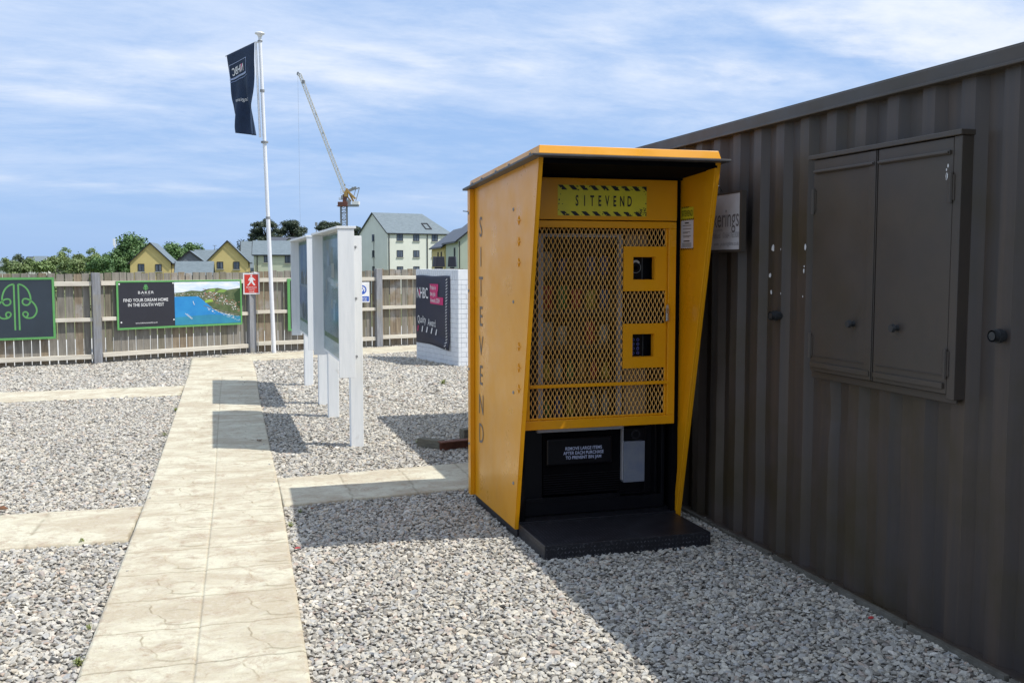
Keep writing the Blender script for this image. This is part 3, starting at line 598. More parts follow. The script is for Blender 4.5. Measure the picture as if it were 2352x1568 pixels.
# door
dr = empty('door', (0,0,0)); dr.parent = ko; dr['label'] = 'yellow security door with expanded metal mesh'
X0, X1, Z0, Z1 = .054, 1.000, .636, 1.846
mb = MB(); mb.box(X0,X1,-.020,.008,Z0,.690); mb.box(X0,X1,-.020,.008,1.806,Z1); mb.box(X0,X0+.030,-.020,.008,.690,1.806); mb.box(.950,X1,-.020,.008,.690,1.806)
mb.box(X0+.03,.950,-.006,.008,.690,.702); mb.box(.936,.950,-.006,.008,.702,1.806)
mb.build('door_frame', M['yellow'], dr, bevel=.0035)
mb = MB(); mb.box(.083,.962,-.024,-.004,.879,.899); mb.build('cross_bar', M['yellow'], dr, bevel=.002)
for (a, b, c_, d, ha, hb, hc, hd_) in ((.664,.938,1.437,1.700,.726,.868,1.502,1.640), (.664,.940,.979,1.244,.725,.867,1.043,1.183)):
    mb = MB(); y0, y1 = -.012, -.007
    mb.box(a,ha,y0,y1,c_,d); mb.box(hb,b,y0,y1,c_,d); mb.box(ha,hb,y0,y1,c_,hc); mb.box(ha,hb,y0,y1,hd_,d)
    for (e0,e1,f0,f1) in ((ha-.001,ha+.003,hc,hd_),(hb-.003,hb+.001,hc,hd_),(ha+.003,hb-.003,hc-.001,hc+.003),(ha+.003,hb-.003,hd_-.003,hd_+.001)): mb.box(e0,e1,-.0065,.030,f0,f1)
    mb.build('access_plate', M['yellow'], dr)
mb = MB(); P_ = .0268; rows_h = .0535       # expanded metal: zigzag strands meeting at the bonds
xa, xb, za, zb = .074, .944, .684, 1.815
n = int((xb-xa)/(P_/2)); 
def strand(xc, sgn):
    prof = []; nz_ = int((zb-za)/(rows_h/8))
    for i in range(nz_+1):
        z = za+i*rows_h/8; ph = (i%8)/8
        tri = [1,.95,.5,0,-.0,-.95,-1,-.95]; v = abs(2*ph-1)*2-1; v = max(-1,min(1,v*1.45)); prof.append((xc+sgn*v*.0044, z, v))
    hw, hy = .0022, .0012; vs = []; fs = []
    for (x, z, v) in prof:
        tw = sgn*v*.0016
        vs += [(x-hw, -.0005-tw-hy, z), (x+hw, -.0005+tw-hy, z), (x+hw, -.0005+tw+hy, z), (x-hw, -.0005-tw+hy, z)]
    for i in range(len(prof)-1):
        b = i*4; x, z = prof[i][:2]
        if .668 < x < .934 and (1.441 < z < 1.694 or .985 < z < 1.238): continue
        fs += [(b+j, b+(j+1)%4, b+4+(j+1)%4, b+4+j) for j in range(4)]
    mb.add(vs, fs)
for i in range(n+1): strand(xa+i*P_/2, 1 if i%2 else -1)
mb.build('expanded_mesh', M['yellow2'], dr)
mb = MB(); mb.box(.931,.950,-.036,-.020,1.255,1.335); mb.box(.934,.947,-.044,-.036,1.26,1.30); mb.tube((.937,-.03,1.335),(.937,-.03,1.352),.003,n=8); mb.tube((.945,-.03,1.335),(.945,-.03,1.352),.003,n=8); mb.bar((.937,-.03,1.352),(.945,-.03,1.352),.006); mb.build('padlock', M['steel'], dr, bevel=.002)

# ================================================================== VENDING MACHINE inside the kiosk
vm = empty('vending_machine', (.5,.5,.094), 0, 'black vending machine standing inside the yellow kiosk behind the mesh door', 'vending machine')
def vb(mb, x0,x1,y0,y1,z0,z1): mb.box(x0-.5,x1-.5,y0-.5,y1-.5,z0-.094,z1-.094)
mb = MB(); vb(mb,.075,.995,.86,.90,.10,1.95); vb(mb,.075,.095,.10,.86,.10,1.95); vb(mb,.975,.995,.10,.86,.10,1.95); vb(mb,.095,.975,.10,.86,1.80,1.95); vb(mb,.095,.975,.10,.86,.10,.18)
vb(mb,.70,.975,.16,.86,.18,1.80); vb(mb,.095,.70,.30,.86,.18,.62); vb(mb,.095,.205,.12,.17,.18,1.80); vb(mb,.095,.70,.095,.12,.18,.205)
mb.build('cabinet', M['black'], vm, bevel=.002)
mb = MB(); vb(mb,.168,.200,.088,.119,.63,1.775); vb(mb,.2005,.70,.092,.119,1.755,1.775); vb(mb,.166,.7085,.090,.119,.600,.622); vb(mb,.7095,.7155,.088,.119,.285,.622); vb(mb,.676,.700,.092,.119,.63,1.754); mb.build('trim', M['stripgrey'], vm)
for z_ in ((1.66,1.775),(.630,.98)): mb = MB(); vb(mb,.722,.86,.094,.159,*z_); mb.build('tan_panel', M['tan'], vm)
mb = MB(); vb(mb,.720,.858,.090,.155,.268,.520); mb.build('silver_panel', M['silver'], vm, bevel=.002)
mb = MB(); vb(mb,.718,.885,.100,.155,1.44,1.655); vb(mb,.718,.885,.100,.155,.985,1.25); vb(mb,.718,.860,.10,.155,.525,.598); vb(mb,.862,.866,.098,.16,.19,.60); vb(mb,.93,.934,.098,.16,.19,.62); rd = mb.build('control_panel', M['black'], vm, bevel=.001)
p = Plane((.790-.5,.0985-.5,1.575-.094),(1,0,0),(0,0,1)); p.ring(0,0,.030,.034,.0005,0,n=32); p.ring(0,-.002,0,.012,.0005,2,n=16); p.ring(0,.018,.016,.028,.0008,1,n=10,a0=.4,a1=2.74)
p.rect(.040,.0425,-.09,.075,.0005,0); p.mb.build('card_reader', [M['grey'], M['white'], M['blackmatt']], vm, normals=False)
keym = flat('keypad_blue_glow', (.20,.22,.75), .5)  # glow of the lit keys put into a brighter flat blue
p = Plane((.777-.5,.0985-.5,1.140-.094),(1,0,0),(0,0,1))
for c_ in range(2):
    for r_ in range(4): p.ring(c_*.031, -r_*.027, .0066, .0092, .0006, 0, n=16); p.line([(c_*.031-.003,-r_*.027),(c_*.031+.003,-r_*.027+.002)], .0018, .0008, 0)
p.rect(.0635,.065,-.13,.04,.0005,1); p.mb.build('keypad', [keym, M['grey']], vm, normals=False)
mb = MB(); mb.lathe([(.020,0),(.030,.0),(.030,.004),(.020,.004)], (0,0,0), 24)
mb.v = [(x+.80-.5, .099-.5-z, y+.560-.094) for x, y, z in mb.v]; mb.build('coin_cup', M['tread'], vm)
# delivery flap
mb = MB(); vb(mb,.21,.705,.118,.135,.215,.597); mb.build('delivery_bin', M['blackmatt'], vm)
mb = MB(); vb(mb,.222,.645,.090,.117,.395,.560); fl = mb.build('delivery_flap', M['black'], vm, bevel=.018)
fl.modifiers['bevel'].segments = 5
lettering('lettering', [('REMOVE LARGE ITEMS', 0, .0275, .0275, .86, 0, dict(bold=.008)), ('AFTER EACH PURCHASE', 0, 0, .0275, .86, 0, dict(bold=.008)), ('TO PREVENT BIN JAM', 0, -.0275, .0275, .86, 0, dict(bold=.008))], vm, (.458-.5,.0895-.5,.468-.094), (1,0,0), (0,0,1), .001, [flat('pale_blue_print', (.55,.62,.85), .5)])
mb = MB()
for k in range(9): vb(mb,.215,.70,.112,.118,.222+k*.014,.226+k*.014)
vb(mb,.21,.86,.092,.118,.200,.204); mb.build('grille', M['black'], vm)
for z in (.66,.88,1.09,1.30,1.51): mb = MB(); vb(mb,.21,.695,.17,.70,z,z+.008); vb(mb,.21,.695,.165,.170,z-.004,z+.022); mb.build('shelf', M['shutter'], vm)
gl = bpy.data.materials.new('window_pane'); gl.use_nodes = True; t_ = gl.node_tree; t_.nodes.clear(); o_ = t_.nodes.new('ShaderNodeOutputMaterial'); a_ = t_.nodes.new('ShaderNodeBsdfTransparent'); a_.inputs[0].default_value = (.85,.88,.88,1); b_ = t_.nodes.new('ShaderNodeBsdfGlossy'); b_.inputs['Roughness'].default_value = .03; m_ = t_.nodes.new('ShaderNodeMixShader'); m_.inputs[0].default_value = .06
t_.links.new(a_.outputs[0], m_.inputs[1]); t_.links.new(b_.outputs[0], m_.inputs[2]); t_.links.new(m_.outputs[0], o_.inputs[0])
mb = MB(); vb(mb,.206,.675,.124,.128,.632,1.754); mb.build('glass', gl, vm)
pc = [((.55,.05,.03),'red'),((.60,.42,.04),'yellow'),((.45,.20,.04),'orange'),((.10,.25,.06),'green'),((.06,.10,.28),'blue'),((.45,.42,.38),'pale'),((.18,.08,.04),'brown')]
pmats = [(flat(n_+'_wrapper', c_, .35), n_) for c_, n_ in pc]
rr = random.Random(12); k = 0
rown = ['lowest','second lowest','middle','second highest','top']
for ri, z in enumerate((.668,.888,1.098,1.308,1.518)):
    n = 6 if ri < 2 else 5
    for j in range(n):
        m_, cn = pmats[rr.randrange(len(pmats))]; wd = .42/n*.8; h = rr.uniform(.10,.16); x = .225+(.46/n)*(j+.5)-.0
        mb = MB()
        if ri < 2:
            mb.lathe([(0,0),(wd*.42,0),(wd*.45,h*.1),(wd*.45,h*.62),(wd*.18,h*.86),(wd*.18,h),(0,h)], n=12)
            nm, ct, lb = 'drink_bottle', 'bottle', cn+' drink bottle'
        else:
            g_ = 6; vs = []
            for s in (-1,1):
                for b in range(g_+1):
                    for a in range(g_+1):
                        u, v_ = a/g_*2-1, b/g_*2-1; vs.append((u*wd/2*(1-.06*(1-abs(v_))), s*.022*(1-u*u)*(1-v_**4), (v_+1)/2*h))
            q = (g_+1)**2; fs = [(o_+b*(g_+1)+a, o_+b*(g_+1)+a+1, o_+(b+1)*(g_+1)+a+1, o_+(b+1)*(g_+1)+a) for o_ in (0,q) for b in range(g_) for a in range(g_)]
            mb.add(vs, fs); nm, ct, lb = 'snack_packet', 'packet', cn+' snack packet'
        o = mb.build(nm, m_, smooth=True); o.location = (x, .22, z)
        pos = ['at far left','second from left','third from left','third from right' if n == 6 else 'second from right','second from right' if n == 6 else 'at far right','at far right'][j]
        tag(o, f'{lb} {pos} on the {rown[ri]} shelf in the vending machine', ct, 'drinks and snacks on the vending shelves')
# ================================================================== NOTICE BOARDS
def notice_board(y0, y1, posts, label, pic):
    L = y1-y0; b = empty('notice_board', (-.49, (y0+y1)/2, 0), 0, label, 'notice board', 'white timber notice boards beside the path')
    oy = -(y0+y1)/2; X = .49
    for py in posts:
        mb = MB(); mb.box(-.045,.065,py+oy-.05,py+oy+.05,-.02,1.835)
        po = mb.build('post', M['timber_w'], b, bevel=.004)
        for z in (.80,1.30,1.74):
            mb = MB(); mb.tube((.01,py+oy-.050,z),(.01,py+oy-.058,z),.013,.010,n=8); mb.build('bolt', M['grey'], po)
    # box frame, opening towards the path (-x)
    mb = MB(); mb.box(-.180,-.046,y0+oy,y0+oy+.022,.655,1.885); mb.build('frame_board', M['timber_w'], b, bevel=.002)
    mb = MB(); mb.box(-.180,-.046,y1+oy-.022,y1+oy,.655,1.885); mb.build('frame_board', M['timber_w'], b, bevel=.002)
    mb = MB(); mb.box(-.190,-.030,y0+oy-.006,oy+(y0+y1)/2-.004,1.8855,1.905); mb.box(-.190,-.030,oy+(y0+y1)/2+.001,y1+oy+.006,1.8855,1.906); mb.build('top_board', M['timber_w'], b, bevel=.002)
    mb = MB(); mb.box(-.066,-.0465,y0+oy+.023,y1+oy-.023,.70,1.884); mb.build('backing_panel', M['timber_w'], b)
    p = Plane((-.0665,0,0), (0,-1,0), (0,0,1)); hw = L/2-.10
    p.rect(-hw-.03,hw+.03,.865,1.868,.006,0)
    if pic == 0:
        p.rect(-hw-.03,hw+.03,.915,1.83,.009,1)
        rr = random.Random(5)
        for k in range(46):
            a, z = rr.uniform(-hw,hw), rr.uniform(.95,1.75); ww, hh = rr.uniform(.04,.30), rr.uniform(.02,.16); p.rect(a,min(a+ww,hw),z,min(z+hh,1.82),.0095+k*2e-5,rr.choice((1,1,2,4)))
        p.rect(-hw*.1,hw,1.36,1.368,.011,5); p.rect(hw*.55,hw*.86,.93,1.02,.011,3); p.line([(.2,1.25),(.35,1.05),(.30,.95)],.012,.011,2); p.rect(hw*.66,hw*.74,1.53,1.56,.011,3)
        ms = [M['pgreen'], M['map'], flat('map_beige',(.42,.40,.34),.4), flat('map_dark',(.07,.08,.12),.4), flat('map_bluegrey',(.26,.33,.42),.4), flat('map_fold',(.50,.52,.56),.4)]
    else:
        p.rect(-hw-.03,hw,1.33,1.83,.009,1); p.rect(-hw-.03,hw,.905,1.315,.009,2); p.rect(-hw-.03,hw+.02,1.315,1.33,.0095,5)
        rr = random.Random(8)
        for k in range(26):
            a = rr.uniform(-hw,hw-.1); z0 = rr.uniform(1.34,1.5); p.poly([(a,1.34),(a+rr.uniform(.06,.3),1.34),(a+.1,z0+rr.uniform(.0,.15)),(a,z0)], .0095+k*2e-5, rr.choice((3,4,5,3)))
        for k in range(22):
            a = rr.uniform(-hw,hw-.1); z0 = rr.uniform(.95,1.12); p.poly([(a,.91),(a+rr.uniform(.06,.3),.91),(a+.1,z0+.04),(a,z0)], .0095+k*2e-5, rr.choice((3,4,5,3)))
        ms = [M['pgreen'], mat('printed_sky_photo',(.10,.22,.50),.35,c2=(.40,.50,.64),ns=2.2,stretch=(1,1,.6),fac=(.45,.6)), mat('printed_dusk_photo',(.10,.13,.36),.35,c2=(.30,.36,.55),ns=2.5), flat('printed_stone',(.13,.11,.10),.4), flat('printed_slate',(.05,.055,.07),.4), flat('printed_white',(.46,.46,.50),.4)]
    p.mb.build('poster', ms, b, normals=False)
    mb = MB(); mb.box(-.0775,-.0765,y0+oy+.03,y1+oy-.03,.73,1.88)
    mb.build('glazing', gl2, b)
gl2 = gl.copy(); gl2.name = 'perspex_glazing'
for n_ in gl2.node_tree.nodes:
    if n_.type == 'MIX_SHADER': n_.inputs[0].default_value = .10
    if n_.type == 'BSDF_GLOSSY': n_.inputs['Roughness'].default_value = .12
notice_board(2.80, 5.02, (3.205, 4.97), 'nearer white timber notice board with a large faded map poster on two posts', 0)
notice_board(5.62, 8.0, (5.95, 7.766), 'farther white timber notice board showing a blue printed photo poster on two posts', 1)

# ================================================================== FENCE
fn = empty('timber_fence', tuple(FP[3]), 0, 'weathered close set vertical board fence along the back of the yard', 'fence')
FO = FP[3]
ZS = [1.44,1.44,1.445,1.465,1.49,1.49]
for i, p in enumerate(FP):
    if i == 0: continue
    dprev = (FP[i]-FP[i-1]).normalized() if i else None
    a = math.atan2(dprev.y, dprev.x); Rm = Matrix.Translation(p-FO) @ Matrix.Rotation(a, 4, 'Z')
    h = {2:1.452,3:1.42,4:1.50}.get(i,1.46)
    mb = MB(); mb.box(-.062,.062,-.105,.015,-.02,h, Rm)
    o = mb.build('post', M['post'], fn, bevel=.006)
for i in range(len(FP)-1):
    a, b = FP[i]-FO, FP[i+1]-FO; d = (b-a); L = d.length; d.normalize(); ang = math.atan2(d.y, d.x); Rm = Matrix.Translation(a) @ Matrix.Rotation(ang, 4, 'Z')
    zb = [.0,.0,.02,.05,.07,.07][i]; zt = ZS[i]
    for z0, z1 in ((zt-.195,zt-.125), (zt-.76,zt-.70), (.085+zb,.155+zb)):
        mb = MB(); mb.box(.064,L-.064,-.068,.0,z0,z1, Rm); mb.build('rail', M['railw'], fn, bevel=.003)
    mb = MB(); x = .02; k = 0
    while x < L-.02:
        wd = random.uniform(.106,.117); mb.mi(random.choice((0,0,1,1,2)))
        tw = random.uniform(-.012,.012); zt_ = zt+random.uniform(-.012,.012)
        mb.box(x, min(x+wd, L), .002, .022, -.02+random.uniform(0,.03), zt_, Rm @ Matrix.Rotation(0, 4, 'Z') @ Matrix.Translation((0,random.uniform(0,.004),0)))
        x += .1235+random.uniform(-.004,.006)
    mb.build('boarding', [M['picketa'], M['picketb'], M['picketc']], fn, bevel=.002)

def on_fence(i, s, z0, off=.071):
    """a frame lying on bay i of the fence, s metres from its left post"""
    a, b = FP[i], FP[i+1]; d = (b-a).normalized(); nrm = Vector((d.y, -d.x, 0))
    return a + d*s + nrm*off + Vector((0,0,z0)), math.atan2(d.y, d.x)
def screws(p, pts):
    for a, b in pts:
        p.mb.mi(0); c = [p.P(a+math.cos(t)*.014, b+math.sin(t)*.014, .012) for t in np.linspace(0,6.283,9)[:-1]]; p.mb.poly(c)
def logo(p, s, off, mi, wd, cx=0, cz=0):
    # two stems and looping crown outline, mirrored left and right
    half = [(.10,-1.0),(.10,.98),(.12,.98),(.30,.93),(.50,.76),(.62,.50),(.64,.26),(.54,.10),(.38,.08),(.27,.18),(.30,.32),(.44,.35),(.62,.28),(.80,.12),(.90,-.08),(.88,-.28),(.72,-.46),(.50,-.49),(.33,-.42),(.27,-.30),(.34,-.22),(.46,-.24),(.50,-.34),(.44,-.44)]
    q = half[2:]; sm = []
    for i in range(len(q)-1):
        p0, p1, p2, p3 = q[max(i-1,0)], q[i], q[i+1], q[min(i+2,len(q)-1)]
        for k in range(5):
            t = k/5; sm.append(tuple(.5*(2*p1[j]+(p2[j]-p0[j])*t+(2*p0[j]-5*p1[j]+4*p2[j]-p3[j])*t*t+(3*p1[j]-p0[j]-3*p2[j]+p3[j])*t**3) for j in (0,1)))
    sm.append(q[-1])
    for sg_ in (-1,1):
        p.line([(cx+sg_*x*s*.86, cz+z*s) for x, z in half[:2]+sm], wd, off, mi)
# bay between FP1 and FP2: left board
loc, rz = on_fence(1, 1.32, .445)
b = empty('banner_board', loc, rz, 'dark slate board with green outline tree emblem at the left end of the fence', 'banner', 'developer boards on the fence')
p = Plane((0,0,0),(1,0,0),(0,0,1)); p.slab(-.50,.75,0,.92,.008); bd = p.mb.build('board', M['slateb'], b)
p = Plane((0,0,0),(1,0,0),(0,0,1))
for r_ in ((-.52,.77,-.015,.018),(-.52,.77,.905,.94),(.735,.77,.018,.905),(-.52,-.485,.018,.905)): p.slab(*r_, .014)
p.mb.build('border', M['pgreen2'], b)
p = Plane((0,0,0),(1,0,0),(0,0,1)); logo(p, .355, .0095, 0, .024, .235, .49); p.mb.build('emblem', M['pgreen2'], b, normals=False)
# main banner
loc, rz = on_fence(2, .31, .548)
b = empty('banner_board', loc, rz, 'wide green edged banner with harbour photo and house sales slogan between two fence posts', 'banner', 'developer boards on the fence')
W2, H2 = 2.19, .755
p = Plane((0,0,0),(1,0,0),(0,0,1)); p.slab(0,W2,0,H2,.008); p.mb.build('board', M['charcoal'], b)
p = Plane((0,0,0),(1,0,0),(0,0,1))
for r_ in ((-.012,W2+.012,-.020,.012),(-.012,W2+.012,H2-.010,H2+.016),(-.012,.018,.012,H2-.010),(W2-.014,W2+.014,.012,H2-.010)): p.slab(*r_, .013)
p.mb.build('border', M['pgreen2'], b)
XM = .965
p = Plane((0,0,0),(1,0,0),(0,0,1)); e = .009
x0, x1 = XM, W2-.017; q = lambda u, v: (x0+(x1-x0)*u, .016+(H2-.030)*v)
p.poly([q(0,.70),q(1,.70),q(1,1),q(0,1)], e, 0)
p.poly([q(0,.0),q(1,.0),q(1,.74),q(0,.74)], e+.0003, 1)
p.poly([q(0,.66),q(.35,.66),q(.62,.30),q(1,.12),q(1,0),q(0,0)], e+.0008, 2)
p.poly([q(0,.0),q(.5,.0),q(1,.0),q(1,.16),q(.55,.22),q(.2,.2),q(0,.18)], e+.0011, 3)
hill = [q(0,.66),q(0,.75),q(.12,.76),q(.25,.80),q(.4,.78),q(.5,.83),q(.65,.85),q(.8,.80),q(1,.84),q(1,.3),q(.9,.35),q(.7,.45),q(.5,.58),q(.35,.66),q(.2,.69)]
p.poly(hill, e+.0006, 1)
p.poly([q(.45,.76),q(.55,.83),q(.62,.84),q(.60,.76)], e+.0012, 4); p.poly([q(.62,.74),q(.7,.82),q(.8,.80),q(.75,.74)], e+.0012, 4); p.poly([q(.45,.50),q(.58,.53),q(.56,.59),q(.46,.57)], e+.0013, 5)
rr = random.Random(2)
for k in range(170):
    u = rr.uniform(.42,.98); v = .60-.50*(u-.38)+rr.uniform(.0,.26)-(.05 if u > .8 else 0)
    w_, h_ = rr.uniform(.008,.025), rr.uniform(.008,.02); p.poly([q(u,v),q(min(u+w_,.99),v),q(min(u+w_,.99),v+h_),q(u,v+h_)], e+.0015+k*1e-6, rr.choice((6,6,7,8,9)))
for k in range(90):
    u = rr.uniform(.0,.6); v = rr.uniform(.66,.74) if u < .3 else rr.uniform(.62,.74); w_, h_ = rr.uniform(.006,.02), rr.uniform(.004,.012); p.poly([q(u,v),q(u+w_,v),q(u+w_,v+h_),q(u,v+h_)], e+.0015+k*1e-6, rr.choice((8,9,7)))
for k in range(60):
    u = rr.uniform(.45,.98); v = .40-.52*(u-.42)+rr.uniform(-.07,.04); w_, h_ = rr.uniform(.01,.03), rr.uniform(.004,.012); v = max(v,.03); p.poly([q(u,v),q(min(u+w_,.99),v-.01),q(min(u+w_,.99),v-.01+h_),q(u,v+h_)], e+.0015+k*1e-6, 8)
p.line([q(.43,.44),q(.6,.34),q(.97,.19)], .010, e+.0018, 10)
p.line([q(.15,.27),q(.25,.13)], .008, e+.0018, 8); p.line([q(.18,.26),q(.26,.14)], .005, e+.0018, 8); p.line([q(.27,.55),q(.29,.46)], .010, e+.0018, 8)
p.poly([q(.80,.62),q(.99,.80),q(.99,.40),q(.92,.42),q(.85,.52)], e+.0014, 1); p.poly([q(.90,.70),q(1.0,.84),q(1.0,.34),q(.96,.36)], e+.0016, 11)
ms = [mat('printed_clouds',(.55,.66,.82),.4,c2=(.80,.82,.86),ns=2.5,stretch=(1,1,4),fac=(.4,.6)), mat('printed_woodland',(.05,.08,.03),.45,c2=(.14,.17,.08),ns=9), mat('printed_blue_water',(.02,.20,.50),.4,c2=(.03,.26,.56),ns=3), mat('printed_teal_water',(.03,.20,.34),.4,c2=(.04,.26,.38),ns=3), flat('printed_field',(.22,.36,.08),.4), flat('printed_lawn',(.30,.50,.06),.4), flat('printed_brick',(.36,.15,.09),.4), flat('printed_tan',(.42,.33,.25),.4), flat('printed_white2',(.72,.72,.72),.4), flat('printed_greyroof',(.26,.25,.26),.4), flat('printed_quay',(.18,.17,.16),.4), flat('printed_dark_trees',(.03,.06,.02),.4)]
p.mb.build('harbour_picture', ms, b, normals=False)
lettering('lettering', [('BAKER', .475, .575, .062, 1.25, 0, dict(spacing=1.25)), ('ESTATES', .475, .530, .026, 1.1, 1, dict(spacing=1.3)), ('FIND YOUR DREAM HOME', .475, .452, .074, .86, 0, dict(bold=.006)), ('IN THE SOUTH WEST', .475, .374, .074, .86, 0, dict(bold=.006)), ('www.bakerestatesltd.co.uk', .475, .080, .034, 1., 0)], b, (0,0,0), (1,0,0), (0,0,1), .0095, [M['white'], M['grey']])
p = Plane((0,0,0),(1,0,0),(0,0,1)); logo(p, .048, .0095, 0, .008, .475, .655); p.ring(.475,.685,.0,.030,.0093,1,n=10); p.mb.build('emblem', [M['pgreen2'], flat('dark_green_print',(.04,.16,.07),.5)], b, normals=False)
p = Plane((0,0,0),(1,0,0),(0,0,1)); screws(p, ((.035,.72),(.055,.10),(.945,.725),(.945,.115),(2.15,.715))); p.mb.build('screw', M['white'], b, normals=False)
# third board behind the notice boards
loc, rz = on_fence(3, .69, .40)
b = empty('banner_board', loc, rz, 'dark green edged board on the fence right of the flagpole, mostly behind the notice boards', 'banner', 'developer boards on the fence')
p = Plane((0,0,0),(1,0,0),(0,0,1)); p.slab(0,1.15,0,.905,.008); p.mb.build('board', M['charcoal'], b)
p = Plane((0,0,0),(1,0,0),(0,0,1))
for r_ in ((-.02,1.17,-.02,.018),(-.02,1.17,.888,.925),(-.02,.03,.018,.888),(1.13,1.17,.018,.888)): p.slab(*r_, .013)
p.mb.build('border', M['pgreen2'], b)
# red pedestrian sign in front of the post at FP3
d = (FP[4]-FP[3]).normalized(); nrm = Vector((d.y,-d.x,0))
b = empty('route_sign', FP[3]+d*.0+nrm*.115+Vector((0,0,1.055)), math.atan2(d.y,d.x)-.18, 'red and white pedestrian route sign with walking figure on a fence post', 'sign')
p = Plane((0,0,0),(1,0,0),(0,0,1)); p.slab(-.142,.142,0,.375,.006); p.mb.build('sign_board', M['white'], b, bevel=.001)
p = Plane((0,0,0),(1,0,0),(0,0,1)); p.rect(-.120,.120,.025,.350,.0075,0)
def pp(pts): p.poly([(a*.92, .10+z*.235) for a, z in pts], .0090, 1)
p.ring(.0,.325,0,.016,.0090,1,n=12)
pp([(-.03,.86),(.03,.86),(.035,.50),(-.03,.50)]); pp([(.03,.84),(.078,.64),(.062,.62),(.02,.74)]); pp([(-.03,.84),(-.062,.62),(-.045,.60),(-.015,.74)])
pp([(.0,.52),(.035,.52),(.075,.26),(.050,.24),(.01,.42)]); pp([(-.03,.52),(.01,.52),(-.030,.36),(-.060,.22),(-.080,.25),(-.052,.38)])
p.rect(-.045,.030,.045,.052,.0090,1); p.poly([(.030,.036),(.050,.0485),(.030,.061)], .0090, 1)
p.mb.build('pictogram', [M['redsign'], M['white']], b, normals=False)
lettering('lettering', [('PEDESTRIAN', 0, .122, .034, .98, 0), ('ROUTE', 0, .086, .034, .98, 0)], b, (0,0,0), (1,0,0), (0,0,1), .009, [M['white']])
mb = MB(); mb.box(-.03,.06,-.02,.05,.372,.400, Matrix.Rotation(.2,4,'Y')); mb.build('bracket', M['white'], b)
# blue and white sign by FP4
loc, rz = on_fence(3, 1.98, .865, .071)
b = empty('safety_sign', loc, rz, 'white sign with blue circle and blue text panel on the fence behind the notice board', 'sign')
p = Plane((0,0,0),(1,0,0),(0,0,1)); p.slab(0,.30,0,.385,.004); p.mb.build('sign_board', M['white'], b)
p = Plane((0,0,0),(1,0,0),(0,0,1)); p.rect(.012,.288,.02,.115,.005,0); p.ring(.155,.24,0,.085,.005,0,n=24); p.ring(.155,.24,.040,.058,.006,1,n=16,a0=-.8,a1=2.2); p.line([(.13,.19),(.19,.28)],.018,.0062,1)
p.mb.build('pictogram', [M['bluesign'], M['white']], b, normals=False)
lettering('lettering', [('Pedestrian', .15, .082, .050, .95, 0, dict(bold=.01)), ('access only', .15, .042, .050, .85, 0, dict(bold=.01))], b, (0,0,0), (1,0,0), (0,0,1), .0062, [M['white']])
# site safety board beyond the pillar
loc, rz = on_fence(4, 1.16, .15, .071)
b = empty('safety_board', loc, rz, 'white multi panel site safety board on the fence right of the brick pillar', 'sign')
p = Plane((0,0,0),(1,0,0),(0,0,1)); p.slab(0,.9,.15,1.28,.005); p.mb.build('sign_board', M['white'], b)
p = Plane((0,0,0),(1,0,0),(0,0,1)); p.rect(.03,.87,.72,1.0,.0065,0); p.poly([(.05,.73),(.2,.73),(.13,.97)], .008, 4); p.rect(.03,.42,.50,.66,.0065,1); p.rect(.03,.42,.34,.47,.0065,2); p.rect(.03,.42,.2,.32,.0065,3); p.rect(.46,.87,.2,.66,.0065,1)
p.mb.build('print', [M['stripgrey'], M['orange'], M['redsign'], M['bluesign'], M['ink']], b, normals=False)

# ================================================================== BRICK PILLAR with banner
PA, PB = Vector((1.601,11.049,0)), Vector((1.967,9.559,0)); pd = (PB-PA); PL = pd.length; pd.normalize()
rzp = math.atan2(pd.y, pd.x)          # local x runs from far left to near corner, local -y faces the path
pl = empty('brick_wall', PA, rzp, 'free standing white painted brick wall with soldier course on top', 'wall')
TH = .24
mb = MB(); mb.box(.004,PL-.004,.004,TH-.004,-.05,1.42); mb.box(.004,PL-.004,.004,TH-.004,1.42,1.50); mb.build('core', M['mortarw'], pl)
mb = MB(); z = 0.0; k = 0; BH, BL, J = .0665, .216, .0085
def brick(x0,x1,y0,y1,z0,z1): 
    jx = random.uniform(-.0012,.0012); mb.box(x0,x1,y0+jx,y1+jx,z0+.0,z1)
while z+BH < 1.40:
    x = -((k%2)*.5)*(BL+J)
    while x < PL-.01:
        x0, x1 = max(x, 0), min(x+BL, PL)
        if x1-x0 > .02: brick(x0, x1, -.0, .05, z, z+BH); brick(x0, x1, TH-.05, TH, z, z+BH)
        x += BL+J
    # return face, header or two halves
    if k%2: mb.box(PL-.06, PL+.0015, .0515, TH-.0515, z, z+BH)
    else: mb.box(PL-.06, PL+.0015, .0515, TH*.55, z, z+BH); mb.box(PL-.06, PL+.0015, TH*.55+J, TH-.0515, z, z+BH)
    mb.box(-.0015,.06,.0515,TH-.0515,z,z+BH)
    z += BH+J; k += 1
x = 0
while x < PL-.01: x1 = min(x+.066, PL); mb.box(x, x1, -.002, TH+.002, z, 1.505); x += .0745
mb.build('brickwork', M['brickw'], pl, bevel=.0025)
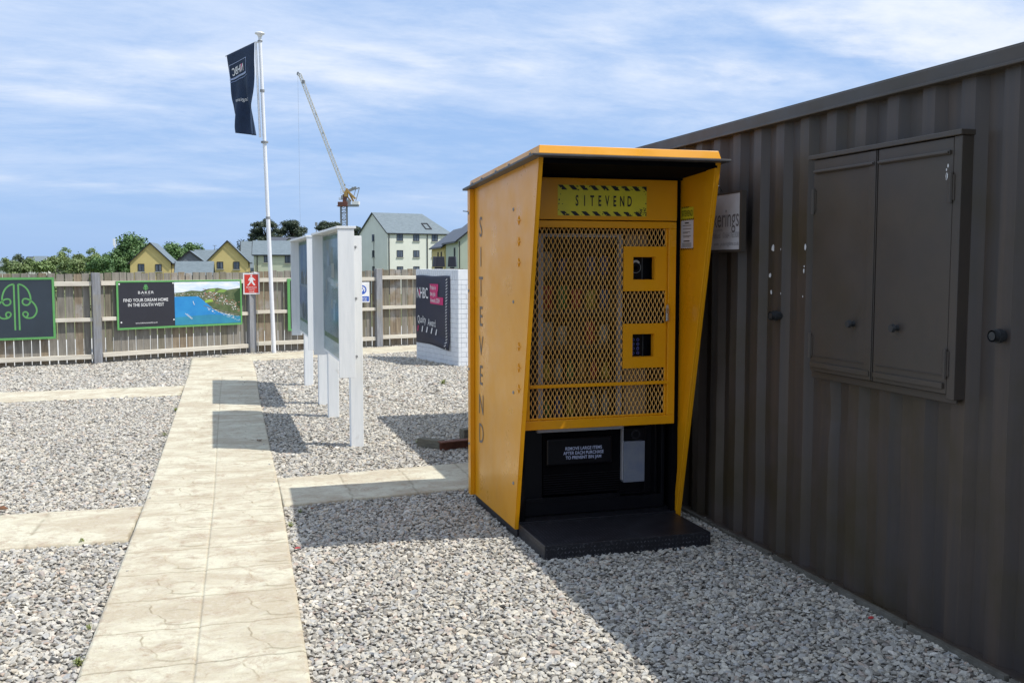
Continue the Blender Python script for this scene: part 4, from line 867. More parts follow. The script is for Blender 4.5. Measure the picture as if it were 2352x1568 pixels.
# banner hung on it
bn_ = empty('sponsor_banner', PA+Vector((0,0,.29)), rzp, 'navy award banner with pink and white print hung on the white brick wall', 'banner')
g_x, g_z = 40, 34; vs = []; W3 = 1.25
def bz(u, v):                            # u across, v up 0..1, bottom right corner hangs lower
    lo = -.0 - .055*smooth(.35,1.,u); top = 1.112 + .006*math.sin(u*9)
    z = lo+(top-lo)*v
    y = -.012 - .010*math.sin(u*7+v*3)*math.sin(v*4) - .035*math.exp(-((v-.04-.10*(1-u))/.05)**2)*float(smooth(.3,.9,u)) 
    return (.02+u*W3, float(y), float(z))
for j in range(g_z+1):
    for i in range(g_x+1): vs.append(bz(i/g_x, j/g_z))
mb = MB(); mb.add(vs, [(j*(g_x+1)+i, j*(g_x+1)+i+1, (j+1)*(g_x+1)+i+1, (j+1)*(g_x+1)+i) for j in range(g_z) for i in range(g_x)]); 
bc = mb.build('cloth', M['navy'], bn_, smooth=True, normals=False); sm_ = bc.modifiers.new('s','SOLIDIFY'); sm_.thickness = .002
def bent(off): return lambda x, z: (lambda q: (q[0], q[1]-off, q[2]))(bz(x/W3, z/1.112))
lettering('lettering', [('NHBC', .265, .815, .25, .62, 0, dict(bold=.008)), ('Quality', .245, .385, .17, .60, 0), ('Award', .60, .350, .17, .60, 0)], bn_, (0,0,0), (1,0,0), (0,0,1), 0, [M['white']], bend=bent(.010))
mb = MB()
def br(x0,x1,z0,z1,off,mi,sk=0): mb.mi(mi).poly([bent(off)(x0,z0),bent(off)(x1,z0),bent(off)(x1+sk,z1),bent(off)(x0+sk,z1)])
br(.55,.85,.875,.985,.009,0); br(.55,.83,.775,.880,.009,0); br(.55,1.04,.665,.780,.009,0)
for k in range(5): br(.07+k*.165,.105+k*.165,.19-k*.004,.285-k*.004,.009,0 if k == 0 else 1,.030)
br(.155,.19,.78,.88,.0105,0,-.03)
for k in range(24): br(1.115,1.19,.02+k*.036,.038+k*.036,.009,1,0) if False else mb.mi(1).poly([bent(.009)(1.120,.000+k*.045),bent(.009)(1.120,.013+k*.045),bent(.009)(1.180,.039+k*.045),bent(.009)(1.180,.026+k*.045)])
mb.build('print', [M['pink'], M['white']], bn_, normals=False)
lettering('lettering', [('Pride in', .565, .925, .098, .68, 0, dict(align='LEFT',bold=.006)), ('the Job', .565, .825, .098, .68, 0, dict(align='LEFT',bold=.006)), ('Awards 2024', .565, .722, .098, .66, 0, dict(align='LEFT',bold=.006))], bn_, (0,0,0), (1,0,0), (0,0,1), 0, [M['white']], bend=bent(.012))
# ================================================================== FLAGPOLE AND FLAG
fb = V(PX(625,17.76), 17.76); top = V(PX(597,17.76,90), 17.76, 5.50)
fp = empty('flagpole', fb, 0, 'tall white flagpole with mushroom cap standing in front of the fence', 'flagpole')
ft = top-fb
def fpz(z): return Vector((ft.x*z/5.5, ft.y*z/5.5, z))
mb = MB(); mb.tube(fpz(0),fpz(2.4),.038,.036,n=16); mb.tube(fpz(2.4),fpz(3.72),.034,.033,n=16); mb.tube(fpz(3.72),fpz(5.5),.031,.029,n=16); mb.build('pole', M['pole'], fp, smooth=False)
mb = MB()
for z in (2.40,4.60): mb.tube(fpz(z-.02),fpz(z+.02),.040,n=16)
mb.tube(fpz(3.72-.02),fpz(3.72+.012),.062,n=16); mb.tube(fpz(5.44),fpz(5.46),.042,n=16); mb.build('collar', M['grey'], fp)
mb = MB(); mb.lathe([(.022,-.10),(.028,-.02),(.045,.02),(.085,.04),(.086,.055),(.06,.070),(.0,.078)], fpz(5.53), 20); mb.build('cap', M['pole'], fp, smooth=True)
mb = MB()
vd = V(-1,0)-V(0,0); vd.normalize(); ad = V(-.69,.66,-.10)-V(0,0,0)      # arm direction
s0 = fpz(5.43); s1 = fpz(3.80)
mb.tube(s0+vd*.075, s1+vd*.075, .019, n=10); mb.tube(s0+vd*.02, s0+vd*.09, .016, n=8); mb.tube(s0+vd*.085, s0+vd*.085+ad*1.03, .011, n=8)
mb.build('banner_arm', M['pole'], fp)
fl = empty('flag', fb+s0+vd*.10, 0, 'navy banner flag hanging from the white flagpole, seen from its back', 'flag')
FW, FH = 1.0, 1.60
def fpos(s, t, off=0):
    wd = float(np.interp(t, [0,.2,.5,.75,.92,1], [1,1.08,.98,.88,.90,.88])); ss = s*wd
    base = (s1-s0)*t*.985
    wave = .10*math.sin(s*8+t*2.2)*min(max(t-.26,0)*2.2,1)*(1-.3*s) + .03*math.sin(s*17-t*5)*min(max(t-.2,0)*3,1) + .03*math.sin(s*5+1)*min(t*4,1)
    drop = .22*s*t*t - .02*s*s*(1-t)*min(t*5,1)
    pr_ = Vector((ad.y, -ad.x, 0)).normalized()
    if pr_.dot(V(0,-1)-V(0,0)) < 0: pr_ = -pr_
    curl = .10*max(s-.86,0)/.14*min(t*4,1)
    p_ = base + Vector((ad.x,ad.y,ad.z*1.0))*ss*(1-.25*max(s-.85,0)) + pr_*(wave-curl+off) + Vector((0,0,drop))
    return p_
gx_, gz_ = 36, 44; mb = MB(); mb.add([fpos(i/gx_, j/gz_) for j in range(gz_+1) for i in range(gx_+1)], [(j*(gx_+1)+i, j*(gx_+1)+i+1, (j+1)*(gx_+1)+i+1, (j+1)*(gx_+1)+i) for j in range(gz_) for i in range(gx_)])
o = mb.build('cloth', M['navyflag'], fl, smooth=True, normals=False); m_ = o.modifiers.new('s','SOLIDIFY'); m_.thickness = .003; m_.offset = 0
fbend = lambda x, z: fpos(min(max(-x/FW,0),1.), min(max(-z/FH,0),1), .012)
lettering('lettering', [('NHBC', -.56, -.34, .19, .80, 0, dict(mirror=True, bold=.01)), ('Register', -.58, -.90, .10, .95, 0, dict(mirror=True))], fl, (0,0,0), (1,0,0), (0,0,1), 0, [M['white']], bend=fbend)
mb = MB()
def fr(s0_,s1_,t0,t1,mi,n=14,sk=0):
    for k in range(n):
        a, b = s0_+(s1_-s0_)*k/n, s0_+(s1_-s0_)*(k+1)/n; mb.mi(mi).poly([fpos(a,t0,.011),fpos(b,t0,.011),fpos(b+sk,t1,.011),fpos(a+sk,t1,.011)])
fr(.26,.86,.118,.124,0); fr(.26,.86,.272,.292,0); fr(.255,.268,.118,.292,0,1); fr(.852,.865,.118,.292,0,1); fr(.20,.86,.312,.320,1)
fr(.40,.44,.165,.235,2,1,.03)
mb.build('print', [flat('pale_flag_print',(.35,.42,.60),.6), flat('dim_flag_print',(.20,.27,.45),.6), M['pink']], fl, normals=False)
mb = MB(); pts_ = [fpos(1,.45), fpos(1.06,.55,-.02), fpos(1.07,.62), fpos(1.01,.72,-.01), fpos(.99,.80)]
for a, b in zip(pts_, pts_[1:]): mb.tube(a, b, .004, n=5)
mb.build('cord', M['white'], fl)

# ================================================================== SMALL THINGS IN THE GRAVEL
bm0 = G(1010,1037); be = G(1110,1027)
b = empty('steel_beam', bm0, math.atan2((be-bm0).y,(be-bm0).x), 'rusty flanged steel beam lying on the gravel behind the kiosk', 'beam')
mb = MB(); mb.box(.0,.95,-.04,.04,.0,.012); mb.box(.0,.95,-.004,.004,.012,.075); mb.box(.0,.95,-.04,.04,.075,.087); mb.build('girder', M['rust'], b, bevel=.002)
c0 = G(990,1030)
o = MB().box(-.125,.125,-.04,.04,0,.075).build('timber_block', M['timberold'], bevel=.006); o.location = c0+Vector((0,0,.012)); o.rotation_euler = (0,.0,R(-52)); tag(o, 'weathered timber block lying at the end of the rusty beam', 'timber block')
c0 = G(1086,1012)
o = MB().box(-.10,.10,-.05,.05,0,.10).build('timber_block', M['timberold'], bevel=.006); o.location = c0+Vector((.0,.05,.008)); o.rotation_euler = (0,0,R(12)); tag(o, 'dark timber block half hidden by the kiosk back corner', 'timber block')
def weed(px, py, s, n, lab, seed):
    rr = random.Random(seed); mb = MB()
    for k in range(n):
        a = rr.uniform(0,6.283); r = rr.uniform(.2,1)*s; h = rr.uniform(.25,1)*s; d = Vector((math.cos(a),math.sin(a),0)); c = Vector((math.cos(a+1.57),math.sin(a+1.57),0))
        wd = rr.uniform(.04,.10)*s; p0 = Vector((rr.uniform(-.3,.3)*s, rr.uniform(-.3,.3)*s, .01)); m = p0+d*r*.6+Vector((0,0,h)); t = p0+d*r*1.1+Vector((0,0,h*.7))
        mb.add([p0-c*wd*.4,p0+c*wd*.4,m+c*wd,m-c*wd,t], [(0,1,2,3),(3,2,4)])
    o = mb.build('weed', M['weed'], normals=False); o.location = G(px,py); tag(o, lab, 'weed', 'weeds growing in the gravel')
for i, (px, py, s, n, lab) in enumerate(((404,946,.06,60,'yellow green weed tuft at the path edge near the far cross path'),(378,1003,.05,30,'small weed at the left path edge halfway up the path'),(668,1212,.05,34,'small green weed on the right path edge below the kiosk path'),(181,1532,.055,40,'weed tuft at the left path edge near the bottom of the photo'),(275,1117,.035,16,'tiny weed in the open gravel left of the path'),(190,1252,.06,22,'thin dry weed at the near edge of the left cross path'),(1018,884,.10,60,'leafy weed in the gravel in front of the brick wall'),(962,1020,.07,30,'weed beside the timber block and rusty beam'),(690,1180,.04,22,'second weed tuft by the path edge in the kiosk shadow'),(205,1450,.04,20,'small weed low on the left path edge'))): weed(px, py, s*.62, n, lab, 50+i)
def scrap(px, py, s, m, name, lab, cat, z=.03):
    rr = random.Random(px); mb = MB(); pts_ = [Vector((math.cos(t)*s*rr.uniform(.5,1), math.sin(t)*s*rr.uniform(.3,.8), rr.uniform(0,.4)*s)) for t in np.linspace(0,6.283,8)[:-1]]
    mb.prism(pts_, (0,0,s*.12)); o = mb.build(name, m); o.location = G(px,py)+Vector((0,0,z)); tag(o, lab, cat)
scrap(595,1020,.030,M['deadleaf'],'dead_leaf','curled brown leaf on the shaded part of the path','leaf',.036)
scrap(718,1180,.020,M['deadleaf'],'dead_leaf','brown leaf on the right cross path beside the kiosk shadow','leaf',.032)
scrap(684,1268,.022,M['redscrap'],'red_scrap','small red plastic scrap on the gravel right of the path','scrap',.022)
scrap(2000,1432,.020,M['redscrap'],'red_scrap','small red scrap on the shaded gravel near the cabin wall','scrap',.022)
scrap(2,1180,.045,M['deadleaf'],'dead_leaf','dark dead leaf on the left cross path at the photo edge','leaf',.030)

# ================================================================== BEYOND THE FENCE
def house(name, loc, rz, W, L, he, hr, mw, mr_, label, cat='house', zb=-4., hip=0, hipf=0, over=.25, wins=(), group=None, chim=None, pipes=(), extra=None):
    h = empty(name, loc, rz, label, cat, group); z0 = zb
    mb = MB(); mb.add([(0,0,z0),(W,0,z0),(W,L,z0),(0,L,z0),(0,0,he),(W,0,he),(W,L,he),(0,L,he),(W/2,0,hr-.06),(W/2,L-(hip if hip else 0),hr-.06)],
        ((0,1,5,8,4),(1,2,6,5),(3,0,4,7)) + (((2,3,7,6),) if hip else ((2,3,7,9,6),))); mb.build('wall', mw, h, normals=False)
    mb = MB(); sl = (hr-he)/(W/2); t = .10; ov = over; ze = he-ov*sl
    yb, yf = (L+ov if not hip else L+ov), -ov*.8
    ye = L-hip if hip else L+ov
    for sgn, x0 in ((-1,-ov),(1,W+ov)):
        A = [(x0,yf,ze),(W/2,yf,hr),(W/2,ye,hr),(x0,yb,ze)]; mb.prism(A, (0,0,t))
    if hip: mb.prism([(-ov,yb,ze),(W/2,ye,hr),(W+ov,yb,ze)], (0,0,t))
    mb.build('roof', mr_, h)
    mb = MB(); q = -ov*.8-.03
    for x0 in (-ov, W+ov):
        mb.prism([(x0,q-.06,ze-.06),(W/2,q-.06,hr-.06),(W/2,q-.06,hr+t+.03),(x0,q-.06,ze+t+.03)], (0,.06,0))
    for x0, x1 in ((-ov-.10,-ov-.02),(W+ov+.02,W+ov+.10)): mb.box(x0,x1,yf,yb,ze-.10,ze+.06)
    mb.build('bargeboard', M['barge'], h)
    for (face, a, z, ww, hh) in wins:
        P_ = {'g': lambda a, z, o: (a,-o,z), 'r': lambda a, z, o: (W+o,a,z), 'l': lambda a, z, o: (-o,L-a,z)}[face]
        dx = {'g': Vector((1,0,0)), 'r': Vector((0,1,0)), 'l': Vector((0,-1,0))}[face]; nn = {'g': Vector((0,-1,0)), 'r': Vector((1,0,0)), 'l': Vector((-1,0,0))}[face]
        c = Vector(P_(a, z, 0)); f = .07
        mb = MB()
        def bx(a0,a1,b0,b1,o0,o1): mb.prism([c+dx*a0+Vector((0,0,b0))+nn*o0, c+dx*a1+Vector((0,0,b0))+nn*o0, c+dx*a1+Vector((0,0,b1))+nn*o0, c+dx*a0+Vector((0,0,b1))+nn*o0], nn*(o1-o0))
        bx(-ww/2,-ww/2+f,0,hh,.005,.06); bx(ww/2-f,ww/2,0,hh,.005,.06); bx(-ww/2+f,ww/2-f,0,f,.005,.06); bx(-ww/2+f,ww/2-f,hh-f,hh,.005,.06); bx(-.03,.03,f,hh-f,.005,.06)
        wo_ = mb.build('window', M['frame'], h)
        mb = MB(); bx(-ww/2+f,ww/2-f,f,hh-f,.003,.03); mb.build('pane', M['pane'], wo_)
        mb = MB(); bx(-ww/2-.1,ww/2+.1,-.12,-.01,.005,.14); mb.build('sill', M['sill'], wo_)
    for (face, a, z1) in pipes:
        x = W+.10 if face == 'r' else a; y = a if face == 'r' else -.10
        mb = MB(); mb.tube((x,y,zb),(x,y,z1),.05,n=8); mb.build('downpipe', M['frame'], h)
    if extra: extra(h)
    return h
GH = 'houses beyond the fence'
def at(px, d): return V(PX(px,d), d)
rzv = lambda deg: R(deg)-YAW
house('house', at(297.5,140), rzv(13), 5.39, 9, 1.80, 4.45, M['render_y'], M['slate'], 'left yellow gabled house with two small windows, in front of the big tree', wins=(('g',1.45,.50,.85,1.05),('g',3.75,.50,.85,1.0)), group=GH, pipes=(('r',.2,1.7),))
house('house', at(474.5,140), rzv(13), 5.54, 9, 1.90, 4.72, M['render_y'], M['slate'], 'second yellow gabled house with two dark windows, left of the red sign', wins=(('g',1.75,.85,.85,1.0),('g',3.95,.80,.85,1.05)), group=GH, pipes=(('r',.2,1.8),))
house('house', at(400,156), rzv(13), 4.5, 7, 1.75, 3.50, M['render_d'], M['slate'], 'small grey slate gabled house between the two yellow houses', group=GH)
house('house', at(452,168)+Vector((0,0,0)), rzv(13)-R(90), 5, 5.5, 2.0, 3.75, M['render_g'], M['slate'], 'low slate roof rising behind the grey gable between the yellow houses', group=GH)
def back(px, d, W): return at(px, d)+ (V(-math.sin(R(13))*W, math.cos(R(13))*W)-V(0,0))
house('outbuilding', back(402,132,4.2), rzv(13)-R(90), 4.2, 4.5, .15, 1.80, M['render_d'], M['slate'], 'low slate roofed building showing just above the fence between the yellow houses', 'building')
def porch(h):
    mb = MB(); x = 8.0+.8; yy = 6.1
    for s in (-1,1): mb.prism([(x-1.0,yy+s*.95,-.10),(x-1.0,yy,.95),(x+.1,yy,.95),(x+.1,yy+s*.95,-.10)], (0,0,.12))
    mb.box(x-.05,x+.05,yy-.85,yy-.7,-3,-.0); mb.box(x-.05,x+.05,yy+.7,yy+.85,-3,-.0); mb.build('porch', M['barge'], h)
    mb = MB(); mb.tube((8.1,.5,-4),(8.1,.5,2.9),.06,n=8); mb.build('downpipe', M['frame'], h)
tb = back(582,150,8.)
house('terraced_house', tb, rzv(13)-R(90), 8., 9.6, 2.95, 5.0, M['render_g'], M['slate'], 'pale green house with slate roof and small porch behind the flagpole', zb=-4, wins=(('r',1.9,1.75,.85,1.25),('r',5.0,1.65,.95,1.30)), group=GH, extra=porch)
house('house', back(554,158,8), rzv(13)-R(90), 8., 2.6, .6, 5.05, M['render_g'], M['slate'], 'narrow slate roof joined on the left of the pale green house', group=GH)
house('house', back(620,215,6), rzv(13)-R(90), 6, 5.6, 5.6, 7.2, M['render_c'], M['slated'], 'dark roof ridge peeping above the pale green house under the pines', group=GH)
house('house', at(650,205), rzv(8), 2.6, 5, 5.7, 6.7, M['render_c'], M['slated'], 'tiny white gable peeping above the pale green house roof', group=GH)
# three storey block
fw = []
for t in (2.25,5.29,8.80):
    for z in (5.30,2.62,-.05): fw.append(('r',t,z,1.15,1.16))
for z in (5.30,2.62,-.05): fw.append(('g',5.6,z,.85,1.16))
WB, LB = 11., 12.0; c0 = V(PX(890,165), 165); bo = c0 - (V(math.cos(R(-57))*WB, math.sin(R(-57))*WB)-V(0,0))
def bigx(h):
    mb = MB(); mb.tube((WB+.1,7.35,-4),(WB+.1,7.35,6.5),.07,n=8); mb.tube((WB+.1,.25,-4),(WB+.1,.25,6.5),.07,n=8); mb.build('downpipe', M['frame'], h)
    sl = (10.04-6.62)/(WB/2); mb = MB(); x0, x1 = WB-2.6, WB-.9
    zf = lambda x: 6.62+(WB-x)*sl+.16
    def ringq(y0,y1,xa,xb,w_):
        for (ya,yb,xc,xd) in ((y0,y1,xa,xa+w_),(y0,y1,xb-w_,xb),(y0,y0+w_,xa+w_,xb-w_),(y1-w_,y1,xa+w_,xb-w_)): mb.prism([(xc,ya,zf(xc)),(xd,ya,zf(xd)),(xd,yb,zf(xd)),(xc,yb,zf(xc))], (0,0,.08))
    ringq(7.6,8.8,x0,x1,.16); mb.build('skylight', M['frame'], h)
    mb = MB(); mb.tube((5.9,-.1,6.2),(5.9,-.1,-4),.035,n=6); mb.build('cable', M['frame'], h)
house('apartment_block', bo, R(-57)-YAW, WB, LB, 6.62, 10.04, M['render_c'], M['slate'], 'three storey cream rendered block with hipped slate roof right of the crane', 'apartment block', zb=-4, hip=2.7, over=.2, wins=fw, extra=bigx)
def side_wins(h):
    pass
house('house', V(PX(1020,110),110), rzv(10.5), 5.4, 13, 3.55, 5.60, M['render_y'], M['slated'], 'yellow house with dark slate roof partly behind the green house', wins=(('l',10.5,1.6,.9,1.3),('l',7.2,1.6,.9,1.3)), group=GH)
house('house', V(PX(1051.6,100),100), rzv(10.5), 6.4, 11, 3.92, 6.45, M['render_g'], M['slated'], 'green rendered house with dark roof beside the street lamp', wins=(('l',8.6,1.9,.9,1.3),), pipes=(('g',.15,3.8),), group=GH, extra=lambda h: (lambda mb: (mb.prism([(2.1,-.9,2.2),(3.0,-.9,3.0),(3.9,-.9,2.2)], (0,.9,0)), mb.build('porch', M['barge'], h)))(MB()))
for i, (px0, px1, py, d, cc, lb) in enumerate(((-10,40,600,260,'slate','pale roofed bungalow at the far left edge above the fence'),(14,44,598,240,'slate','bungalow with white gable between the left bushes'),(70,112,590,300,'slated','long low dark roofed building far beyond the bushes'),(86,112,589,280,'slate','white walled bungalow with brown ridge far left'))):
    house('bungalow', at(px0,d), rzv(10)-R(90), 6, PX(px1,d)-PX(px0,d), ZY(py,d)-1.5, ZY(py,d), M['render_c'], M[cc], lb, group='far bungalows on the left')

# ---- foliage: leaf-sized faces spread through blobs
def leaf_cloud(blobs, n, size, seed, stretch=(1,1,.8)):
    r = np.random.default_rng(seed); wts = np.array([b[3]**2 for b in blobs]); idx = r.choice(len(blobs), n, p=wts/wts.sum())
    B = np.array([b[:4] for b in blobs]); C = B[idx,:3]; rad = B[idx,3]
    d = r.normal(size=(n,3)); d /= np.linalg.norm(d,axis=1)[:,None]; rr_ = rad*(r.random(n)**.45)
    # clumps
    P = C + d*rr_[:,None]*np.array(stretch)
    P += r.normal(size=(n,3))*size*.6
    nrm = d*.9+r.normal(size=(n,3))*.55+np.array([0,0,.35]); nrm /= np.linalg.norm(nrm,axis=1)[:,None]
    t = np.cross(nrm, r.normal(size=(n,3))); t /= np.linalg.norm(t,axis=1)[:,None]; b = np.cross(nrm, t); s = size*r.uniform(.5,1.3,n)[:,None]
    vs = np.stack([P-t*s*.6, P+b*s*.45, P+t*s*.6, P-b*s*.45],1).reshape(-1,3)
    fs = np.arange(n*4).reshape(n,4)
    return vs, fs
def mesh_obj(name, vs, fs, m, parent=None):
    me = bpy.data.meshes.new(name); n = len(fs); me.vertices.add(len(vs)); me.vertices.foreach_set('co', vs.astype(np.float32).ravel())
    me.loops.add(n*4); me.loops.foreach_set('vertex_index', fs.astype(np.int32).ravel()); me.polygons.add(n); me.polygons.foreach_set('loop_start', np.arange(0,n*4,4,dtype=np.int32)); me.polygons.foreach_set('loop_total', np.full(n,4,dtype=np.int32))
    me.materials.append(m); me.update(); me.validate(); o = bpy.data.objects.new(name, me); COL.objects.link(o)
    if parent: o.parent = parent
    return o
def tree(name, X, d, w, ztop, zc, label, m, n=5000, leaf=.22, seed=0, blobs_n=16, zb=-4, group=None, cat='tree'):
    rr = random.Random(seed); base = V(X, d, zb); t = empty(name, base, 0, label, cat, group)
    H_ = ztop-zb; c0 = zc-zb; bl = []
    for k in range(blobs_n):
        a = rr.uniform(0,6.283); e = rr.uniform(-.2,1); rr_ = w/2*(1-.35*max(e,0))*rr.uniform(.35,.85)
        z = c0+(H_-c0)*(.15+.75*e*.9) if e > 0 else c0+(H_-c0)*.15*rr.random()
        bl.append((math.cos(a)*rr_*.8, math.sin(a)*rr_*.8, z, w*rr.uniform(.10,.19)))
    bl.append((0,0,c0+(H_-c0)*.4,w*.30)); bl.append((0,0,H_-w*.14,w*.13))
    for k in range(10): a = rr.uniform(0,6.283); bl.append((math.cos(a)*w*.38, math.sin(a)*w*.38, c0*rr.uniform(.6,1.1), w*rr.uniform(.10,.17)))
    vs, fs = leaf_cloud(bl, n, leaf, seed+100); mesh_obj('crown', vs, fs, m, t)
    mb = MB(); mb.tube((0,0,0),(0,0,c0*.9+.2*(H_-c0)),w*.045,w*.02,n=8)
    for k in range(5): b = bl[k]; mb.tube((0,0,c0*.7), b[:3], w*.018, w*.006, n=5, cap=False)
    mb.build('trunk', M['bark'], t); return t
tree('broadleaf_tree', PX(302,155), 155, 7.6, ZY(535,155), .6, 'tall dense dark green tree behind the left yellow house', M['leaf1'], 11000, .30, 3, 26, group='trees beyond the fence')
tree('broadleaf_tree', PX(268,152), 152, 4.6, ZY(568,152), .2, 'lower dark green tree at the left foot of the tall tree', M['leaf1'], 4500, .22, 14, 12, group='trees beyond the fence')
tree('broadleaf_tree', PX(403,190), 190, 6.5, ZY(556,190), 2.0, 'rounded green tree behind the grey gabled house', M['leaf1'], 4500, .30, 4, 14, group='trees beyond the fence')
tree('broadleaf_tree', PX(440,195), 195, 7.0, ZY(556,195), 2.0, 'rounded green tree between the two yellow houses', M['leaf1'], 4500, .30, 5, 14, group='trees beyond the fence')
tree('broadleaf_tree', PX(512,230), 230, 6.5, ZY(573,230), 2.5, 'low far tree left of the second yellow gable', M['farleaf'], 2500, .34, 6, 10, group='trees beyond the fence')
tree('broadleaf_tree', PX(562,235), 235, 7, ZY(552,235), 3.5, 'dark far tree behind the slate roof below the pines', M['pineleaf'], 2500, .34, 7, 10, group='trees beyond the fence')
tree('broadleaf_tree', PX(40,300), 300, 4.5, ZY(584,300), 2.2, 'dark round tree far away above the left bungalows', M['farleaf'], 1500, .4, 8, 8, group='trees beyond the fence')
for i, (px, wpx, py, d, m, lb) in enumerate(((20,40,615,52,'leaf2','low shrub at the far left above the fence'),(76,44,609,55,'leaf2','olive shrub beside the left bungalow roofs'),(118,50,592,56,'leaf2','mid height shrub in the middle of the bushes'),(148,44,566,60,'leaf3','tall light green shrub with pointed top'),(182,44,584,62,'leaf2','grey green shrub between the two taller shrubs'),(212,48,568,60,'leaf3','light green open shrub left of the mast'),(240,40,582,64,'leaf1','dark green shrub under the mast'),(100,46,606,48,'leaf3','low bright shrub close behind the fence'),(170,60,600,46,'leaf2','low shrub close behind the fence in front of the tall shrub'),(225,60,602,46,'leaf1','low dark shrub close behind the fence near the big tree'),(40,50,614,46,'leaf2','low shrub close behind the fence at the left edge'))):
    w_ = wpx/FPX*d; tree('shrub', PX(px,d), d, w_*1.12, ZY(py-1,d), ZY(617,d), lb, M[m], 3900, .085 if i not in (3,5) else .075, 20+i, 12, zb=-3.2, group='bushes beyond the left fence', cat='shrub')
def pine(px0, px1, pyt, pyb, d, label, seed):
    rr = random.Random(seed); x0, x1 = PX(px0,d), PX(px1,d); zt, zb_ = ZY(pyt,d), ZY(pyb,d); w_ = x1-x0; base = V((x0+x1)/2, d, -4); t = empty('pine_tree', base, 0, label, 'tree', 'pine trees'); bl = []
    for k in range(34):
        e = rr.random(); z = zb_+(zt-zb_)*e; half = w_/2*math.sqrt(max(1-max(e-.35,0)**2/.46,.05)); a = rr.uniform(0,6.283); r_ = half*rr.uniform(.2,1.0)
        bl.append((math.cos(a)*r_, math.sin(a)*r_, z+4-.3, w_*rr.uniform(.12,.19)))
    vs, fs = leaf_cloud(bl, 14000, .26, seed, (1,1,.42)); mesh_obj('crown', vs, fs, M['pineleaf'], t)
    mb = MB(); mb.tube((0,0,0),(.2,0,4+(zb_+zt)/2),.38,.20,n=8)
    for b in bl[::2]: mb.tube((0.1,0,4+zb_-1+rr.random()*1.5), b[:3], .13, .05, n=5, cap=False)
    mb.build('trunk', M['bark'], t)
pine(576,646,504,549,225,'left pine of the pair whose crown the flagpole crosses',1); pine(634,706,507,550,228,'right pine of the pair, wide flat crown beside the thin mast',2)
pine(722,788,509,540,235,'pine behind the crane mast above the nearer notice board',3); pine(797,832,520,548,232,'small pine between the notice board post and the apartment block',4)
vs_, fs_ = [], []; r = random.Random(9); bl = []
for k in range(260): d = r.uniform(330,460); px = -250+k*11; bl.append((*V(PX(px,d),d)[:2], -2.+r.uniform(0,2.2), r.uniform(3.0,5.5)))
vs, fs = leaf_cloud(bl, 26000, .9, 77, (1,1,.7)); o = mesh_obj('distant_wood', vs, fs, M['farleaf']); tag(o, 'distant band of trees along the horizon beyond the houses', 'wood', kind='stuff')

# ---- masts and lamps
b = empty('radio_mast', V(PX(263,210),210,-4), 0, 'thin pale mast with antennas left of the tall dark tree', 'mast'); zt = ZY(549,210)+4
mb = MB(); mb.tube((0,0,0),(0,0,zt),.22,.12,n=8); mb.build('pole', M['pole'], b)
mb = MB()
for a in range(3): mb.box(.35*math.cos(a*2.1)-.09,.35*math.cos(a*2.1)+.09,.35*math.sin(a*2.1)-.09,.35*math.sin(a*2.1)+.09,zt-1.4,zt+.1)
mb.tube((0,0,zt-.9),(.4,0,zt-.9),.05,n=5); mb.build('antenna', M['pole'], b)
b = empty('radio_mast', V(PX(727,240),240,-4), 0, 'thin grey mast standing to the right of the pine pair', 'mast'); zt = ZY(512,240)+4
mb = MB(); mb.tube((0,0,0),(0,0,zt),.14,.09,n=8); mb.build('pole', M['grey'], b); mb = MB(); mb.box(-.28,.28,-.2,.2,zt-.7,zt+.15); mb.build('antenna', M['grey'], b)
b = empty('street_lamp', V(PX(1080,70),70,-3.2), 0, 'white street lamp with black arm beside the green house', 'street lamp'); zt = ZY(486,70)+3.2
mb = MB(); mb.tube((0,0,0),(0,0,zt),.075,.045,n=10); mb.build('pole', M['pole'], b)
dv = (V(-1,0)-V(0,0)).normalized(); mb = MB(); mb.bar((0,0,zt-.12),(0,0,zt+.06),.12); mb.bar(Vector((0,0,zt+.02)),dv*.22+Vector((0,0,zt+.0)),.10,.09); mb.bar(dv*.2+Vector((0,0,zt-.0)),dv*.50+Vector((0,0,zt+.03)),.16,.05); mb.build('lamp_head', M['frame'], b)
b = empty('street_lamp', V(PX(493,210),210,-4), 0, 'tiny far street lamp between the two yellow houses', 'street lamp'); zt = ZY(564,210)+4
mb = MB(); mb.tube((0,0,0),(0,0,zt),.08,.06,n=6); mb.build('pole', M['grey'], b); mb = MB(); mb.bar(dv*.4+Vector((0,0,zt)),dv*-.4+Vector((0,0,zt)),.22,.08); mb.build('lamp_head', M['grey'], b)
for i, (px, rzz, lb) in enumerate(((1003,.35,'leftmost black floodlight above the white brick wall'),(1012,.1,'middle black floodlight close to the leftmost one'),(1038.5,-.1,'rightmost black floodlight set apart above the brick wall'))):
    d = 23.5; zc = ZY(602,d)
    b = empty('floodlight', V(PX(px,d),d,0), -YAW+rzz, lb, 'floodlight', 'black floodlights behind the brick wall')
    mb = MB(); mb.add([(-.100,-.06,zc-.11),(.100,-.06,zc-.11),(.100,.06,zc-.11),(-.100,.06,zc-.11),(-.082,-.05,zc+.13),(.082,-.05,zc+.13),(.082,.07,zc+.13),(-.082,.07,zc+.13)], ((0,1,5,4),(1,2,6,5),(2,3,7,6),(3,0,4,7),(4,5,6,7),(0,3,2,1))); mb.build('lamp_housing', M['charcoal'], b, bevel=.008)
    mb = MB(); mb.tube((0,0,-.2),(0,0,zc-.14),.022,n=8); mb.box(-.05,.05,-.03,.03,zc-.16,zc-.115); mb.build('stem', M['frame'], b)

